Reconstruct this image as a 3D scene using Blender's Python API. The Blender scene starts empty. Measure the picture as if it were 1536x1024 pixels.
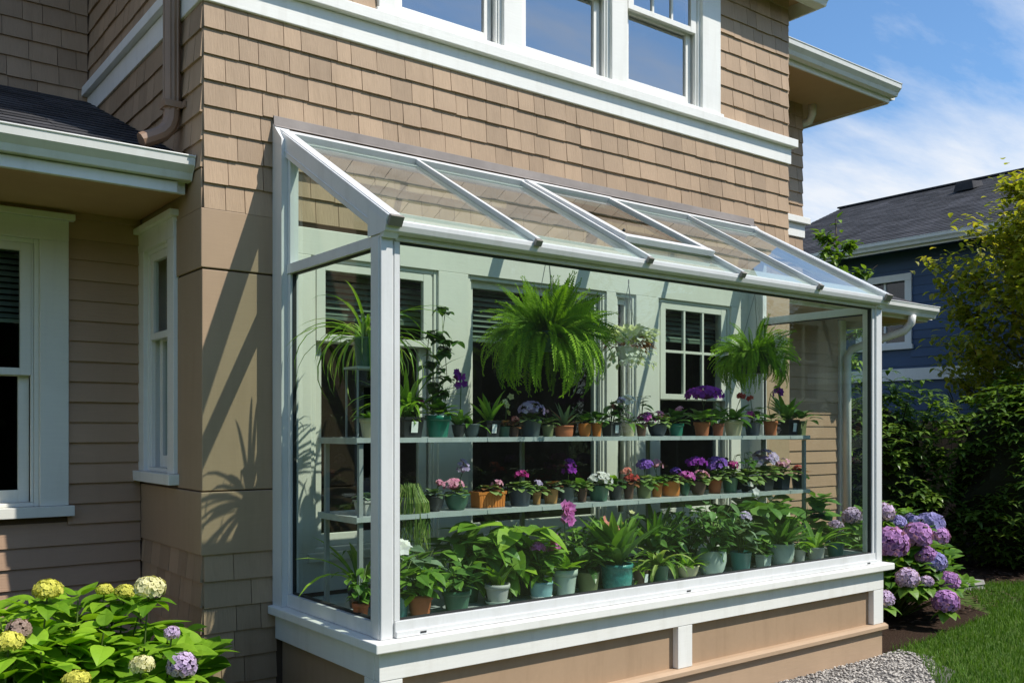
import bpy, math, random
from mathutils import Vector, Matrix, noise
R = random.Random(7)
C = bpy.context.scene.collection
V = Vector
PI = math.pi
def rad(a): return math.radians(a)

# ------------------------------------------------------------------ camera frame
FPX, CU, HV, CAMZ = 1411.0, 768.0, 645.0, 1.6
TH = rad(37.6)
FX, FY = math.sin(TH), math.cos(TH)
def ray(u):
    s = (u - CU) / FPX
    return FX + s * FY, FY - s * FX
def onY(u, Y):
    """x on the plane y=Y seen in column u, and metres per pixel there"""
    dx, dy = ray(u); t = Y / dy
    return t * dx, t / FPX
def pt(u, v, Y):
    dx, dy = ray(u); t = Y / dy
    return V((t * dx, Y, CAMZ + (HV - v) / FPX * t))

# ------------------------------------------------------------------ mesh builder
class MB:
    def __init__(s): s.v = []; s.f = []; s.t = []
    def add(s, vs, fs, tint=0.5):
        o = len(s.v)
        s.v.extend(tuple(p) for p in vs)
        if isinstance(tint, (list, tuple)): s.t.extend(tint)
        else: s.t.extend([tint] * len(vs))
        s.f.extend(tuple(i + o for i in f) for f in fs)
    def box(s, x0, x1, y0, y1, z0, z1, tint=0.5):
        if x0 > x1: x0, x1 = x1, x0
        if y0 > y1: y0, y1 = y1, y0
        if z0 > z1: z0, z1 = z1, z0
        vs = [(x0,y0,z0),(x1,y0,z0),(x1,y1,z0),(x0,y1,z0),(x0,y0,z1),(x1,y0,z1),(x1,y1,z1),(x0,y1,z1)]
        s.add(vs, [(0,3,2,1),(4,5,6,7),(0,1,5,4),(1,2,6,5),(2,3,7,6),(3,0,4,7)], tint)
    def pbox(s, P, a0, a1, o0, o1, z0, z1, tint=0.5):
        p = P(a0, o0, z0); q = P(a1, o1, z1)
        s.box(p[0], q[0], p[1], q[1], p[2], q[2], tint)
    def hexa(s, vs, tint=0.5):
        s.add(vs, [(0,3,2,1),(4,5,6,7),(0,1,5,4),(1,2,6,5),(2,3,7,6),(3,0,4,7)], tint)
    def bar(s, p, q, w, h, up=(0,0,1), tint=0.5):
        p = V(p); q = V(q); d = (q - p).normalized(); up = V(up)
        sd = d.cross(up).normalized() * (w / 2); n = sd.cross(d).normalized() * (h / 2)
        s.hexa([p-sd-n, p+sd-n, q+sd-n, q-sd-n, p-sd+n, p+sd+n, q+sd+n, q-sd+n], tint)
    def prism(s, poly, axis, a0, a1, tint=0.5):
        n = len(poly)
        def m(a, p): return (a, p[0], p[1]) if axis == 'x' else (p[0], a, p[1]) if axis == 'y' else (p[0], p[1], a)
        vs = [m(a0, p) for p in poly] + [m(a1, p) for p in poly]
        fs = [tuple(range(n)), tuple(range(2*n-1, n-1, -1))] + [(i, (i+1) % n, (i+1) % n + n, i + n) for i in range(n)]
        s.add(vs, fs, tint)
    def tube(s, pts, r, n=6, tint=0.5, cap=True):
        pts = [V(p) for p in pts]; m = len(pts)
        rs = r if isinstance(r, (list, tuple)) else [r] * m
        vs = []; prev = None
        for i, p in enumerate(pts):
            d = (pts[min(i+1, m-1)] - pts[max(i-1, 0)])
            d = d.normalized() if d.length > 1e-9 else V((0,0,1))
            if prev is None:
                a = V((0,0,1)) if abs(d.z) < 0.9 else V((1,0,0))
                x = d.cross(a).normalized()
            else:
                x = (prev - d * prev.dot(d)); x = x.normalized() if x.length > 1e-6 else d.cross(V((0.3,0.5,0.8))).normalized()
            prev = x; y = d.cross(x)
            for k in range(n):
                an = 2*PI*k/n
                vs.append(p + (x*math.cos(an) + y*math.sin(an)) * rs[i])
        fs = []
        for i in range(m-1):
            for k in range(n):
                k2 = (k+1) % n
                fs.append((i*n+k, i*n+k2, (i+1)*n+k2, (i+1)*n+k))
        if cap:
            fs.append(tuple(range(n-1, -1, -1))); fs.append(tuple((m-1)*n + k for k in range(n)))
        s.add(vs, fs, tint)
    def lathe(s, prof, n=20, c=(0,0,0), tint=0.5, sq=None):
        vs = []
        for r, z in prof:
            for k in range(n):
                an = 2*PI*(k+0.5)/n
                x, y = math.cos(an), math.sin(an)
                if sq: 
                    m = max(abs(x), abs(y)); x, y = x/m, y/m
                vs.append((c[0]+r*x, c[1]+r*y, c[2]+z))
        fs = []
        for i in range(len(prof)-1):
            for k in range(n):
                k2 = (k+1) % n
                fs.append((i*n+k, i*n+k2, (i+1)*n+k2, (i+1)*n+k))
        fs.append(tuple(range(n-1,-1,-1)))
        s.add(vs, fs, tint)
    def build(s, name, mat, parent=None, off=(0,0,0), smooth=False, bevel=0, kind=None, label=None):
        me = bpy.data.meshes.new(name)
        ox, oy, oz = off
        me.from_pydata([(a-ox, b-oy, c-oz) for a, b, c in s.v], [], s.f)
        at = me.attributes.new('tint', 'FLOAT', 'POINT')
        at.data.foreach_set('value', s.t)
        me.materials.append(mat)
        if smooth: me.polygons.foreach_set('use_smooth', [True] * len(me.polygons))
        me.update()
        o = bpy.data.objects.new(name, me); C.objects.link(o)
        if parent is not None: o.parent = parent
        if bevel:
            b = o.modifiers.new('edge', 'BEVEL'); b.width = bevel; b.segments = 2; b.limit_method = 'ANGLE'; b.angle_limit = rad(40)
        if kind: o['kind'] = kind
        if label: o['label'] = label
        return o
def thing(name, label, cat, loc=(0,0,0), group=None):
    o = bpy.data.objects.new(name, None); C.objects.link(o)
    o.empty_display_size = 0.1
    o.location = loc; o['label'] = label; o['category'] = cat
    if group: o['group'] = group
    return o

# ------------------------------------------------------------------ materials
def nodes(name):
    m = bpy.data.materials.new(name); m.use_nodes = True
    nt = m.node_tree; nt.nodes.clear()
    out = nt.nodes.new('ShaderNodeOutputMaterial')
    return m, nt, out
def N(nt, typ, **kw):
    n = nt.nodes.new(typ)
    for k, v in kw.items():
        if k.startswith('i_'):
            key = k[2:]; key = int(key) if key.isdigit() else key.replace('_', ' ')
            n.inputs[key].default_value = v
        else: setattr(n, k, v)
    return n
def mathn(nt, op, a, b=None, clamp=False):
    n = nt.nodes.new('ShaderNodeMath'); n.operation = op; n.use_clamp = clamp
    for i, x in enumerate((a, b)):
        if x is None: continue
        if isinstance(x, (int, float)): n.inputs[i].default_value = x
        else: nt.links.new(x, n.inputs[i])
    return n.outputs[0]
def mixc(nt, fac, a, b, blend='MIX'):
    n = nt.nodes.new('ShaderNodeMix'); n.data_type = 'RGBA'; n.blend_type = blend
    for i, x in ((0, fac), (6, a), (7, b)):
        if isinstance(x, (int, float)): n.inputs[i].default_value = x
        elif isinstance(x, tuple): n.inputs[i].default_value = x if len(x) == 4 else (*x, 1)
        else: nt.links.new(x, n.inputs[i])
    return n.outputs[2]
def rng(nt, x, a, b, c, d):
    n = nt.nodes.new('ShaderNodeMapRange')
    nt.links.new(x, n.inputs[0])
    for i, q in enumerate((a, b, c, d)): n.inputs[i+1].default_value = q
    return n.outputs[0]
def tex(nt, scale=(1,1,1), obj=True):
    tc = nt.nodes.new('ShaderNodeTexCoord'); mp = nt.nodes.new('ShaderNodeMapping')
    nt.links.new(tc.outputs['Object'], mp.inputs[0]); mp.inputs[3].default_value = scale
    return mp.outputs[0]
def noisen(nt, vec, scale, detail=4, rough=0.55):
    n = nt.nodes.new('ShaderNodeTexNoise'); nt.links.new(vec, n.inputs['Vector'])
    n.inputs['Scale'].default_value = scale; n.inputs['Detail'].default_value = detail; n.inputs['Roughness'].default_value = rough
    return n.outputs[0]

def paint(name, col, rough=0.5, var=0.12, grain=(1,1,1), gscale=30, bump=0.15, tintvar=0.25, dirt=0.0, spec=0.4):
    m, nt, out = nodes(name)
    p = N(nt, 'ShaderNodeBsdfPrincipled', i_Roughness=rough)
    p.inputs['Specular IOR Level'].default_value = spec
    nt.links.new(p.outputs[0], out.inputs[0])
    v = tex(nt, (1,1,1)); g = tex(nt, grain)
    n1 = noisen(nt, v, 1.7, 4); n2 = noisen(nt, g, gscale, 5, 0.6)
    at = N(nt, 'ShaderNodeAttribute', attribute_name='tint')
    k = mathn(nt, 'ADD', rng(nt, n1, 0.3, 0.7, 1-var, 1+var), rng(nt, n2, 0.25, 0.75, -var*0.6, var*0.6))
    k = mathn(nt, 'MULTIPLY', k, rng(nt, at.outputs['Fac'], 0, 1, 1-tintvar, 1+tintvar))
    c = mixc(nt, 1.0, (*col, 1), k, 'MULTIPLY')
    # value multiply needs colour: combine
    cb = N(nt, 'ShaderNodeCombineColor'); 
    for i in range(3): nt.links.new(k, cb.inputs[i])
    c = mixc(nt, 1.0, (*col, 1), cb.outputs[0], 'MULTIPLY')
    if dirt:
        n3 = noisen(nt, tex(nt, (6,6,0.7)), 2.2, 6, 0.65)
        c = mixc(nt, rng(nt, n3, 0.5, 0.78, 0, dirt), c, (col[0]*0.5, col[1]*0.46, col[2]*0.38, 1))
    nt.links.new(c, p.inputs['Base Color'])
    b = N(nt, 'ShaderNodeBump', i_Strength=bump, i_Distance=0.004)
    nt.links.new(n2, b.inputs['Height']); nt.links.new(b.outputs[0], p.inputs['Normal'])
    return m
def leafm(name, dark, light, trans=0.3, rough=0.42, tip=None, spec=0.35):
    m, nt, out = nodes(name)
    at = N(nt, 'ShaderNodeAttribute', attribute_name='tint')
    n1 = noisen(nt, tex(nt), 9, 3)
    f = mathn(nt, 'ADD', at.outputs['Fac'], rng(nt, n1, 0.3, 0.7, -0.18, 0.18), True)
    c = mixc(nt, f, (*dark, 1), (*light, 1))
    if tip: c = mixc(nt, rng(nt, at.outputs['Fac'], 0.9, 1.0, 0, 1), c, (*tip, 1))
    p = N(nt, 'ShaderNodeBsdfPrincipled', i_Roughness=rough)
    p.inputs['Specular IOR Level'].default_value = spec
    nt.links.new(c, p.inputs['Base Color'])
    t = N(nt, 'ShaderNodeBsdfTranslucent')
    cl = mixc(nt, 1.0, c, (1.25, 1.3, 0.55, 1), 'MULTIPLY'); nt.links.new(cl, t.inputs[0])
    ms = N(nt, 'ShaderNodeMixShader'); ms.inputs[0].default_value = trans
    nt.links.new(p.outputs[0], ms.inputs[1]); nt.links.new(t.outputs[0], ms.inputs[2])
    nt.links.new(ms.outputs[0], out.inputs[0])
    return m
def petalm(name, a, b, trans=0.25):
    return leafm(name, a, b, trans, 0.6, spec=0.15)
def glassm(name, f0, tint, dust_haze=0.0, rough=0.0, power=5.0, wav=0.0):
    m, nt, out = nodes(name)
    geo = N(nt, 'ShaderNodeNewGeometry')
    d = N(nt, 'ShaderNodeVectorMath', operation='DOT_PRODUCT')
    nt.links.new(geo.outputs['Normal'], d.inputs[0]); nt.links.new(geo.outputs['Incoming'], d.inputs[1])
    c = mathn(nt, 'ABSOLUTE', d.outputs['Value'])
    q = mathn(nt, 'POWER', mathn(nt, 'SUBTRACT', 1.0, c, True), power)
    f = mathn(nt, 'ADD', mathn(nt, 'MULTIPLY', q, 1 - f0), f0, True)
    tr = N(nt, 'ShaderNodeBsdfTransparent'); tr.inputs[0].default_value = (*tint, 1)
    gl = N(nt, 'ShaderNodeBsdfGlossy'); gl.inputs['Roughness'].default_value = rough; gl.inputs[0].default_value = (0.96, 0.98, 1, 1)
    if wav:
        b = N(nt, 'ShaderNodeBump', i_Strength=wav, i_Distance=0.02)
        nt.links.new(noisen(nt, tex(nt), 1.6, 1), b.inputs['Height']); nt.links.new(b.outputs[0], gl.inputs['Normal'])
    ms = N(nt, 'ShaderNodeMixShader'); nt.links.new(f, ms.inputs[0])
    nt.links.new(tr.outputs[0], ms.inputs[1]); nt.links.new(gl.outputs[0], ms.inputs[2])
    if dust_haze:   # dusty, rain-marked film; its pale colour also paints whitish haze on the pane
        df = N(nt, 'ShaderNodeBsdfDiffuse'); df.inputs[0].default_value = (0.75, 0.78, 0.72, 1)
        md = N(nt, 'ShaderNodeMixShader'); nn = noisen(nt, tex(nt, (1.5,1.5,0.6)), 3.0, 6, 0.65)
        nt.links.new(rng(nt, nn, 0.3, 0.75, dust_haze*0.5, dust_haze*1.5), md.inputs[0])
        nt.links.new(ms.outputs[0], md.inputs[1]); nt.links.new(df.outputs[0], md.inputs[2]); ms = md
    nt.links.new(ms.outputs[0], out.inputs[0])
    return m
def groundm(name, a, b, scale, bump, rough=0.9, c=None):
    m, nt, out = nodes(name)
    p = N(nt, 'ShaderNodeBsdfPrincipled', i_Roughness=rough); p.inputs['Specular IOR Level'].default_value = 0.2
    v = tex(nt); n1 = noisen(nt, v, scale, 8, 0.7); n2 = noisen(nt, v, scale*0.06, 4)
    col = mixc(nt, rng(nt, n1, 0.3, 0.7, 0, 1), (*a, 1), (*b, 1))
    if c: col = mixc(nt, rng(nt, n2, 0.42, 0.62, 0, 0.7), col, (*c, 1))
    nt.links.new(col, p.inputs['Base Color'])
    bm = N(nt, 'ShaderNodeBump', i_Strength=bump, i_Distance=0.03)
    nt.links.new(n1, bm.inputs['Height']); nt.links.new(bm.outputs[0], p.inputs['Normal'])
    nt.links.new(p.outputs[0], out.inputs[0])
    return m

TAN = (0.392, 0.272, 0.173)
M = {}
M['shingle'] = paint('tan_shingle_paint', TAN, 0.62, 0.10, (14,14,0.9), 9, 0.7, 0.15, 0.3)
M['lap'] = paint('tan_lap_paint', (0.41,0.265,0.172), 0.6, 0.06, (0.8,0.8,12), 10, 0.35, 0.05, 0.12)
M['panel'] = paint('tan_board_paint', TAN, 0.6, 0.05, (1.5,1.5,22), 6, 0.10, 0.05, 0.2)
M['base'] = paint('tan_base_paint', TAN, 0.6, 0.05, (1,1,1), 30, 0.1, 0.04, 0.25)
M['tan_trim'] = paint('tan_trim_paint', (0.47,0.33,0.215), 0.5, 0.06, (1,1,14), 8, 0.2, 0.05, 0.1)
M['gap'] = paint('dark_wall_backing', (0.10,0.066,0.042), 0.9, 0.1)
M['white'] = paint('white_trim_paint', (0.83,0.82,0.775), 0.45, 0.035, (1.2,1.2,14), 7, 0.14, 0.05, 0.20)
M['cream'] = paint('cream_trim_paint', (0.74,0.73,0.66), 0.5, 0.04, (1.2,1.2,14), 7, 0.14, 0.05, 0.12)
M['alu'] = paint('white_coated_aluminium', (0.69,0.695,0.69), 0.34, 0.04, (1,1,1), 60, 0.05, 0.05, 0.24, 0.5)
M['seal'] = paint('black_rubber_seal', (0.02,0.022,0.022), 0.6, 0.1)
M['flash'] = paint('grey_lead_flashing', (0.27,0.235,0.215), 0.6, 0.18, (1,1,1), 12, 0.4)
M['capgrey'] = paint('grey_brown_end_cap', (0.24,0.215,0.185), 0.5, 0.1)
M['soffit'] = paint('tan_soffit_paint', (0.46,0.29,0.15), 0.65, 0.06, (1,1,1), 8, 0.1)
M['brownpipe'] = paint('brown_coated_pipe', (0.30,0.19,0.125), 0.4, 0.06, (1,1,1), 20, 0.1, 0.05, 0.15)
M['gutter'] = paint('white_gutter_metal', (0.74,0.735,0.69), 0.38, 0.04, (1,1,1), 20, 0.05, 0.05, 0.2)
M['roofdark'] = paint('charcoal_roof_shingle', (0.042,0.041,0.045), 0.85, 0.3, (1,1,1), 90, 0.8, 0.5)
M['galv'] = paint('galvanised_steel', (0.50,0.56,0.56), 0.42, 0.16, (1,1,1), 16, 0.1, 0.1, 0.3)
M['galv'].node_tree.nodes['Principled BSDF'].inputs['Metallic'].default_value = 0.35
M['steel'] = paint('dull_steel_post', (0.27,0.30,0.30), 0.45, 0.15, (1,1,1), 16, 0.1, 0.1, 0.3)
M['room'] = paint('room_shade_paint', (0.045,0.042,0.038), 0.9, 0.1)  # near-black colour carries the shade inside the rooms
M['blind'] = paint('pale_blind_slat', (0.20,0.25,0.21), 0.6, 0.05, (1,1,1), 10, 0.05, 0.1)
M['bluewall'] = paint('navy_siding_paint', (0.042,0.085,0.17), 0.55, 0.08, (0.8,0.8,12), 8, 0.3, 0.1)
M['fence'] = paint('weathered_fence_wood', (0.16,0.09,0.05), 0.8, 0.2, (10,10,0.7), 6, 0.5, 0.25)
M['bark'] = paint('brown_bark', (0.10,0.075,0.05), 0.9, 0.25, (4,4,1), 14, 0.8)
M['soil'] = paint('dark_potting_soil', (0.045,0.03,0.02), 0.95, 0.4, (1,1,1), 120, 1.0)
M['wire'] = paint('thin_grey_wire', (0.25,0.25,0.24), 0.4, 0.05)
M['tag'] = paint('white_plastic_tag', (0.78,0.8,0.78), 0.4, 0.03)
M['slab'] = paint('grey_paving_stone', (0.30,0.29,0.27), 0.85, 0.15, (1,1,1), 40, 0.5)
for nm, col, ro in [('terracotta',(0.42,0.135,0.055),.75),('orange',(0.56,0.19,0.035),.55),('brick',(0.30,0.10,0.055),.75),('black',(0.015,0.018,0.019),.42),
    ('slate',(0.05,0.075,0.08),.5),('teal',(0.03,0.16,0.15),.4),('green',(0.05,0.14,0.085),.45),('emerald',(0.01,0.17,0.11),.35),('olive',(0.17,0.20,0.085),.6),
    ('cream',(0.52,0.47,0.30),.6),('celadon',(0.46,0.55,0.48),.35),('turquoise',(0.06,0.26,0.235),.3),('brown',(0.11,0.06,0.04),.6),('navy',(0.02,0.035,0.055),.45),
    ('charcoal',(0.04,0.045,0.045),.55),('grey',(0.42,0.43,0.40),.65),('amber',(0.42,0.22,0.07),.6),('paleblue',(0.22,0.40,0.42),.4),('whitepot',(0.80,0.81,0.77),.5)]:
    M['p_'+nm] = paint(nm+'_pot', col, ro, 0.12, (1,1,1), 26, 0.12, 0.1, 0.25)
# a blotchy glaze for the textured ceramic pot
M['p_turquoise'] = paint('turquoise_glaze_pot', (0.055,0.25,0.22), 0.25, 0.5, (1,1,1), 45, 1.0, 0.1)
G = {}
G['fern'] = leafm('fern_green', (0.05,0.145,0.012), (0.34,0.55,0.045), 0.42, 0.6, spec=0.15)
G['lime'] = leafm('lime_leaf', (0.11,0.25,0.018), (0.36,0.56,0.055), 0.35)
G['mid'] = leafm('mid_green_leaf', (0.065,0.17,0.022), (0.22,0.39,0.06), 0.3)
G['dark'] = leafm('dark_green_leaf', (0.035,0.10,0.022), (0.14,0.28,0.06), 0.22, 0.35)
G['grey'] = leafm('grey_green_leaf', (0.09,0.16,0.08), (0.28,0.38,0.25), 0.25, 0.6)
G['violet'] = leafm('violet_leaf', (0.09,0.18,0.035), (0.36,0.47,0.17), 0.25, 0.6)
G['pale'] = leafm('pale_striped_leaf', (0.12,0.24,0.03), (0.42,0.50,0.16), 0.3)
G['red'] = leafm('reddish_leaf', (0.14,0.045,0.025), (0.34,0.16,0.07), 0.25)
G['silver'] = leafm('silver_leaf', (0.66,0.70,0.68), (0.90,0.92,0.90), 0.4, 0.6)
G['rust'] = leafm('rust_leaf', (0.26,0.09,0.03), (0.52,0.22,0.08), 0.2, 0.7)
G['hydr'] = leafm('hydrangea_leaf', (0.10,0.23,0.012), (0.32,0.54,0.035), 0.36, 0.5, spec=0.25)
G['hydr2'] = leafm('hydrangea_dark_leaf', (0.05,0.13,0.02), (0.14,0.27,0.04), 0.3, 0.45)
G['hydr3'] = leafm('hydrangea_mid_leaf', (0.065,0.16,0.02), (0.20,0.36,0.045), 0.32, 0.45)  # green between the other two hydrangea leaf tones
G['laurel'] = leafm('laurel_leaf', (0.06,0.125,0.022), (0.26,0.40,0.06), 0.35, 0.38)
G['autumn'] = leafm('yellowing_leaf', (0.18,0.22,0.02), (0.54,0.49,0.07), 0.5, 0.45, tip=(0.42,0.17,0.03))
G['young'] = leafm('young_tree_leaf', (0.09,0.18,0.02), (0.28,0.42,0.05), 0.32, 0.45)
G['stem'] = leafm('green_stem', (0.07,0.12,0.03), (0.14,0.20,0.05), 0.1)
G['grass'] = leafm('grass_blade', (0.05,0.13,0.012), (0.17,0.31,0.03), 0.3, 0.6)
G['wood'] = leafm('distant_wood_leaf', (0.012,0.03,0.008), (0.05,0.10,0.02), 0.1, 0.8)
F = {}
F['purple'] = petalm('purple_petal', (0.16,0.012,0.24), (0.36,0.05,0.50))
F['violet'] = petalm('violet_petal', (0.12,0.035,0.34), (0.34,0.16,0.62))
F['magenta'] = petalm('magenta_petal', (0.40,0.02,0.20), (0.68,0.09,0.42))
F['orchid'] = petalm('orchid_pink_petal', (0.46,0.06,0.36), (0.72,0.24,0.62))
F['pink'] = petalm('pink_petal', (0.58,0.20,0.34), (0.80,0.45,0.56))
F['lilac'] = petalm('lilac_petal', (0.36,0.26,0.52), (0.68,0.58,0.78))
F['white'] = petalm('white_petal', (0.62,0.60,0.62), (0.85,0.84,0.86))
F['salmon'] = petalm('salmon_petal', (0.60,0.16,0.13), (0.82,0.36,0.30))
F['red'] = petalm('red_petal', (0.34,0.03,0.03), (0.60,0.12,0.09))
F['yellow'] = petalm('yellow_green_petal', (0.22,0.25,0.02), (0.86,0.80,0.16))
F['creamy'] = petalm('cream_petal', (0.30,0.29,0.05), (0.90,0.85,0.52))
F['hpurple'] = petalm('hydrangea_purple', (0.10,0.03,0.17), (0.70,0.37,0.76))
F['hblue'] = petalm('hydrangea_blue', (0.06,0.055,0.22), (0.46,0.42,0.80))
F['hlav'] = petalm('hydrangea_lavender', (0.14,0.08,0.22), (0.80,0.62,0.86))
F['hbrown'] = petalm('faded_hydrangea', (0.14,0.08,0.06), (0.48,0.35,0.29))
GLASS = glassm('greenhouse_glass', 0.042, (0.905, 0.965, 0.915), 0.005)
GROOF = glassm('roof_glass', 0.15, (0.84, 0.935, 0.855), 0.06)
GVENT = glassm('vent_glass', 0.04, (0.74, 0.80, 0.76))
GWIN = glassm('window_glass', 0.055, (0.80, 0.86, 0.82), wav=0.05)
GSKY = glassm('coated_upper_glass', 0.38, (0.6, 0.66, 0.7), power=3.0, wav=0.06)

# ------------------------------------------------------------------ cladding
def frontP(Y): return lambda a, o, z: (a, Y - o, z)
def westP(X): return lambda a, o, z: (X - o, a, z)      # a runs along y, faces -x
def eastP(X): return lambda a, o, z: (X + o, a, z)
def cut(i0, i1, holes):
    segs = [(i0, i1)]
    for h0, h1 in holes:
        ns = []
        for s0, s1 in segs:
            if h1 <= s0 or h0 >= s1: ns.append((s0, s1)); continue
            if h0 > s0: ns.append((s0, h0))
            if h1 < s1: ns.append((h1, s1))
        segs = ns
    return [s for s in segs if s[1] - s[0] > 0.004]
def shingles(mb, P, a0, a1, z0, z1, exp=0.134, wlo=0.085, whi=0.2, thick=0.017, holes=(), gap=0.0035, seed=1, jit=0.003, lap=False):
    r = random.Random(seed); z = z1
    n = max(1, round((z1 - z0) / exp)); e = (z1 - z0) / n
    for c in range(n):
        zb = z1 - (c + 1) * e; zt = zb + e
        hs = [(h[0], h[1]) for h in holes if h[2] < zt - 0.02 and h[3] > zb + 0.02]
        for s0, s1 in cut(a0, a1, hs):
            a = s0
            while a < s1 - 1e-4:
                w = (s1 - s0) if lap else r.uniform(wlo, whi)
                if lap is False and r.random() < 0.12: w *= 1.35
                b = min(s1, a + w)
                if s1 - b < 0.05: b = s1
                g = gap if not lap else 0.0
                zz = zb + r.uniform(-jit, jit); th = thick * r.uniform(0.85, 1.12)
                x0 = a + (g/2 if a > s0 else 0); x1 = b - (g/2 if b < s1 else 0)
                vs = [P(x0, 0.0, zz), P(x1, 0.0, zz), P(x1, 0.0, zt + 0.012), P(x0, 0.0, zt + 0.012),
                      P(x0, th, zz), P(x1, th, zz), P(x1, 0.003, zt + 0.012), P(x0, 0.003, zt + 0.012)]
                mb.hexa(vs, r.random())
                a = b
def wallgrid(mb, P, a0, a1, z0, z1, holes, o0=-0.12, o1=0.0):
    zs = sorted({z0, z1, *[h[2] for h in holes], *[h[3] for h in holes]})
    zs = [z for z in zs if z0 <= z <= z1]
    for i in range(len(zs)-1):
        zm = (zs[i] + zs[i+1]) / 2
        hs = [(h[0], h[1]) for h in holes if h[2] < zm < h[3]]
        for s0, s1 in cut(a0, a1, hs): mb.pbox(P, s0, s1, o0, o1, zs[i], zs[i+1])
def gutter(mb, axis, a0, a1, back, z, sgn=-1):
    """K-style gutter, front towards sgn along the other axis, top at z"""
    pr = [(0,-.12),(.07,-.12),(.085,-.085),(.118,-.05),(.122,-.012),(.128,-.008),(.128,0),(.108,0),(.108,-.01),(.012,-.016),(0,-.016)]
    mb.prism([(back + sgn*a, z + b) for a, b in pr], axis, a0, a1)

# ------------------------------------------------------------------ the house
YB, XL, XR, YM, YU = 4.83, 1.704, 6.63, 5.87, 7.13   # bump-out front, its ends, main wall, upper-left wall
HO = (XL, YB, 0)
house = thing('house', 'tan shingled house with white trim that the glass greenhouse window is built onto', 'house', HO)
def hp(mb, name, mat, parent=None, **k): return mb.build(name, M[mat] if isinstance(mat, str) else mat, parent or house, HO, **k)
FP, SP, LP, UP_ = frontP(YB), westP(XL), frontP(YM), frontP(YU)
gw = [(2.30,3.14,0.92,2.57),(3.36,4.54,0.92,2.57),(5.06,5.88,0.92,2.57),(4.63,4.83,0.92,2.57)]
uw = [(2.83,3.63,4.05,5.22),(3.78,4.58,4.05,5.22),(4.73,5.53,4.05,5.22)]
sw = [(5.32,5.76,1.36,2.66)]
lw = [(-0.35,1.13,1.17,2.68)]
mb = MB()
wallgrid(mb, FP, XL+0.12, XR, 0.0, 5.4, gw + uw)
wallgrid(mb, SP, YB, YU, 0.0, 5.6, sw)
wallgrid(mb, LP, -4.0, XL, 0.0, 3.15, lw)
wallgrid(mb, UP_, -4.0, XL, 3.2, 5.6, [])
mb.box(XR-0.12, XR-0.001, YB+0.12, YM, 0, 5.4)
mb.box(XR-0.12, 9.04, YM+0.001, YM+0.12, 0, 2.95); mb.box(XR-0.12, 8.3, YM, YM+0.12, 2.95, 5.1)
mb.box(8.18, 8.299, YM+0.12, 10.5, 2.95, 5.1); mb.box(8.92, 9.039, YM+0.12, 10.5, 0, 2.95)
hp(mb, 'wall', 'gap')
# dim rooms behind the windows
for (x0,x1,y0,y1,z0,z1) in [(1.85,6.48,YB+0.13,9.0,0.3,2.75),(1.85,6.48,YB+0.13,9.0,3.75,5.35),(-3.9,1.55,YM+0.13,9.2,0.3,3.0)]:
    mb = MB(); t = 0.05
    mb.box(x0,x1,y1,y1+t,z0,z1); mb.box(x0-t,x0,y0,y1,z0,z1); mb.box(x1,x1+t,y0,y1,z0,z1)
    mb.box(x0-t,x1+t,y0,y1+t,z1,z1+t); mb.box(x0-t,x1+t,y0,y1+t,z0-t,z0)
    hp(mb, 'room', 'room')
# cladding ------------------------------------------------------------
for P_, a0, a1, z0, z1, sd in ((FP,XL,XR,2.749,3.82,3),(FP,XL,2.72,4.02,5.25,4),(FP,5.74,XR,4.02,5.25,17),(FP,XL,2.1,0.0,0.951,5),
        (SP,YB,YU,2.96,3.82,6),(SP,YB,YU,4.02,5.6,7),(SP,YB,YM,0.0,0.951,8)):
    mb = MB(); shingles(mb, P_, a0, a1, z0, z1, seed=sd); hp(mb, 'shingle_siding', 'shingle')
mb = MB(); shingles(mb, UP_, -4, XL-0.02, 3.2, 5.6, seed=9, whi=0.24, wlo=0.12); hp(mb, 'shingle_siding', 'shingle')
mb = MB(); shingles(mb, LP, -4, XL-0.02, 0.0, 3.06, exp=0.119, thick=0.022, lap=True, holes=[(-0.48,1.28,1.10,2.82)], jit=0, seed=10); hp(mb, 'lap_siding', 'lap')
RP = frontP(YM)
for P_, a0, a1, z0, z1, sd in ((RP,XR,8.3,3.0,3.58,11),(RP,XR,8.3,3.78,4.95,12),(eastP(XR),YB,YM,2.749,3.82,13),(eastP(XR),YB,YM,4.02,5.2,14),(eastP(8.3),YM,10.4,3.0,4.95,15)):
    mb = MB(); shingles(mb, P_, a0, a1, z0, z1, seed=sd); hp(mb, 'shingle_siding', 'shingle')
mb = MB(); shingles(mb, RP, XR+0.09, 8.93, 0.0, 2.78, exp=0.125, thick=0.014, lap=True, jit=0, seed=16); hp(mb, 'lap_siding', 'lap')
# smooth boards on the pier left of the greenhouse window
mb = MB()
for z0, z1, o in ((2.441,2.747,0.017),(1.286,2.433,0.010),(0.953,1.279,0.017)):
    mb.pbox(FP, XL-o, 2.12, 0.001, o, z0, z1, 0.5)
    for s0, s1 in cut(YB, YM, [(5.21,5.9)] if 1.2 < (z0+z1)/2 < 2.8 else []):
        mb.pbox(SP, s0, s1, 0.001, o-0.001, z0, z1, 0.35)
mb.pbox(SP, YB, YM, 0.001, 0.012, 2.749, 2.955, 0.4)
hp(mb, 'panel_board', 'panel', bevel=0.004)
mb = MB(); mb.pbox(FP, 6.2, XR+0.012, 0.001, 0.012, 0.0, 2.747, 0.5)
hp(mb, 'panel_board', 'panel', bevel=0.004)
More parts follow.
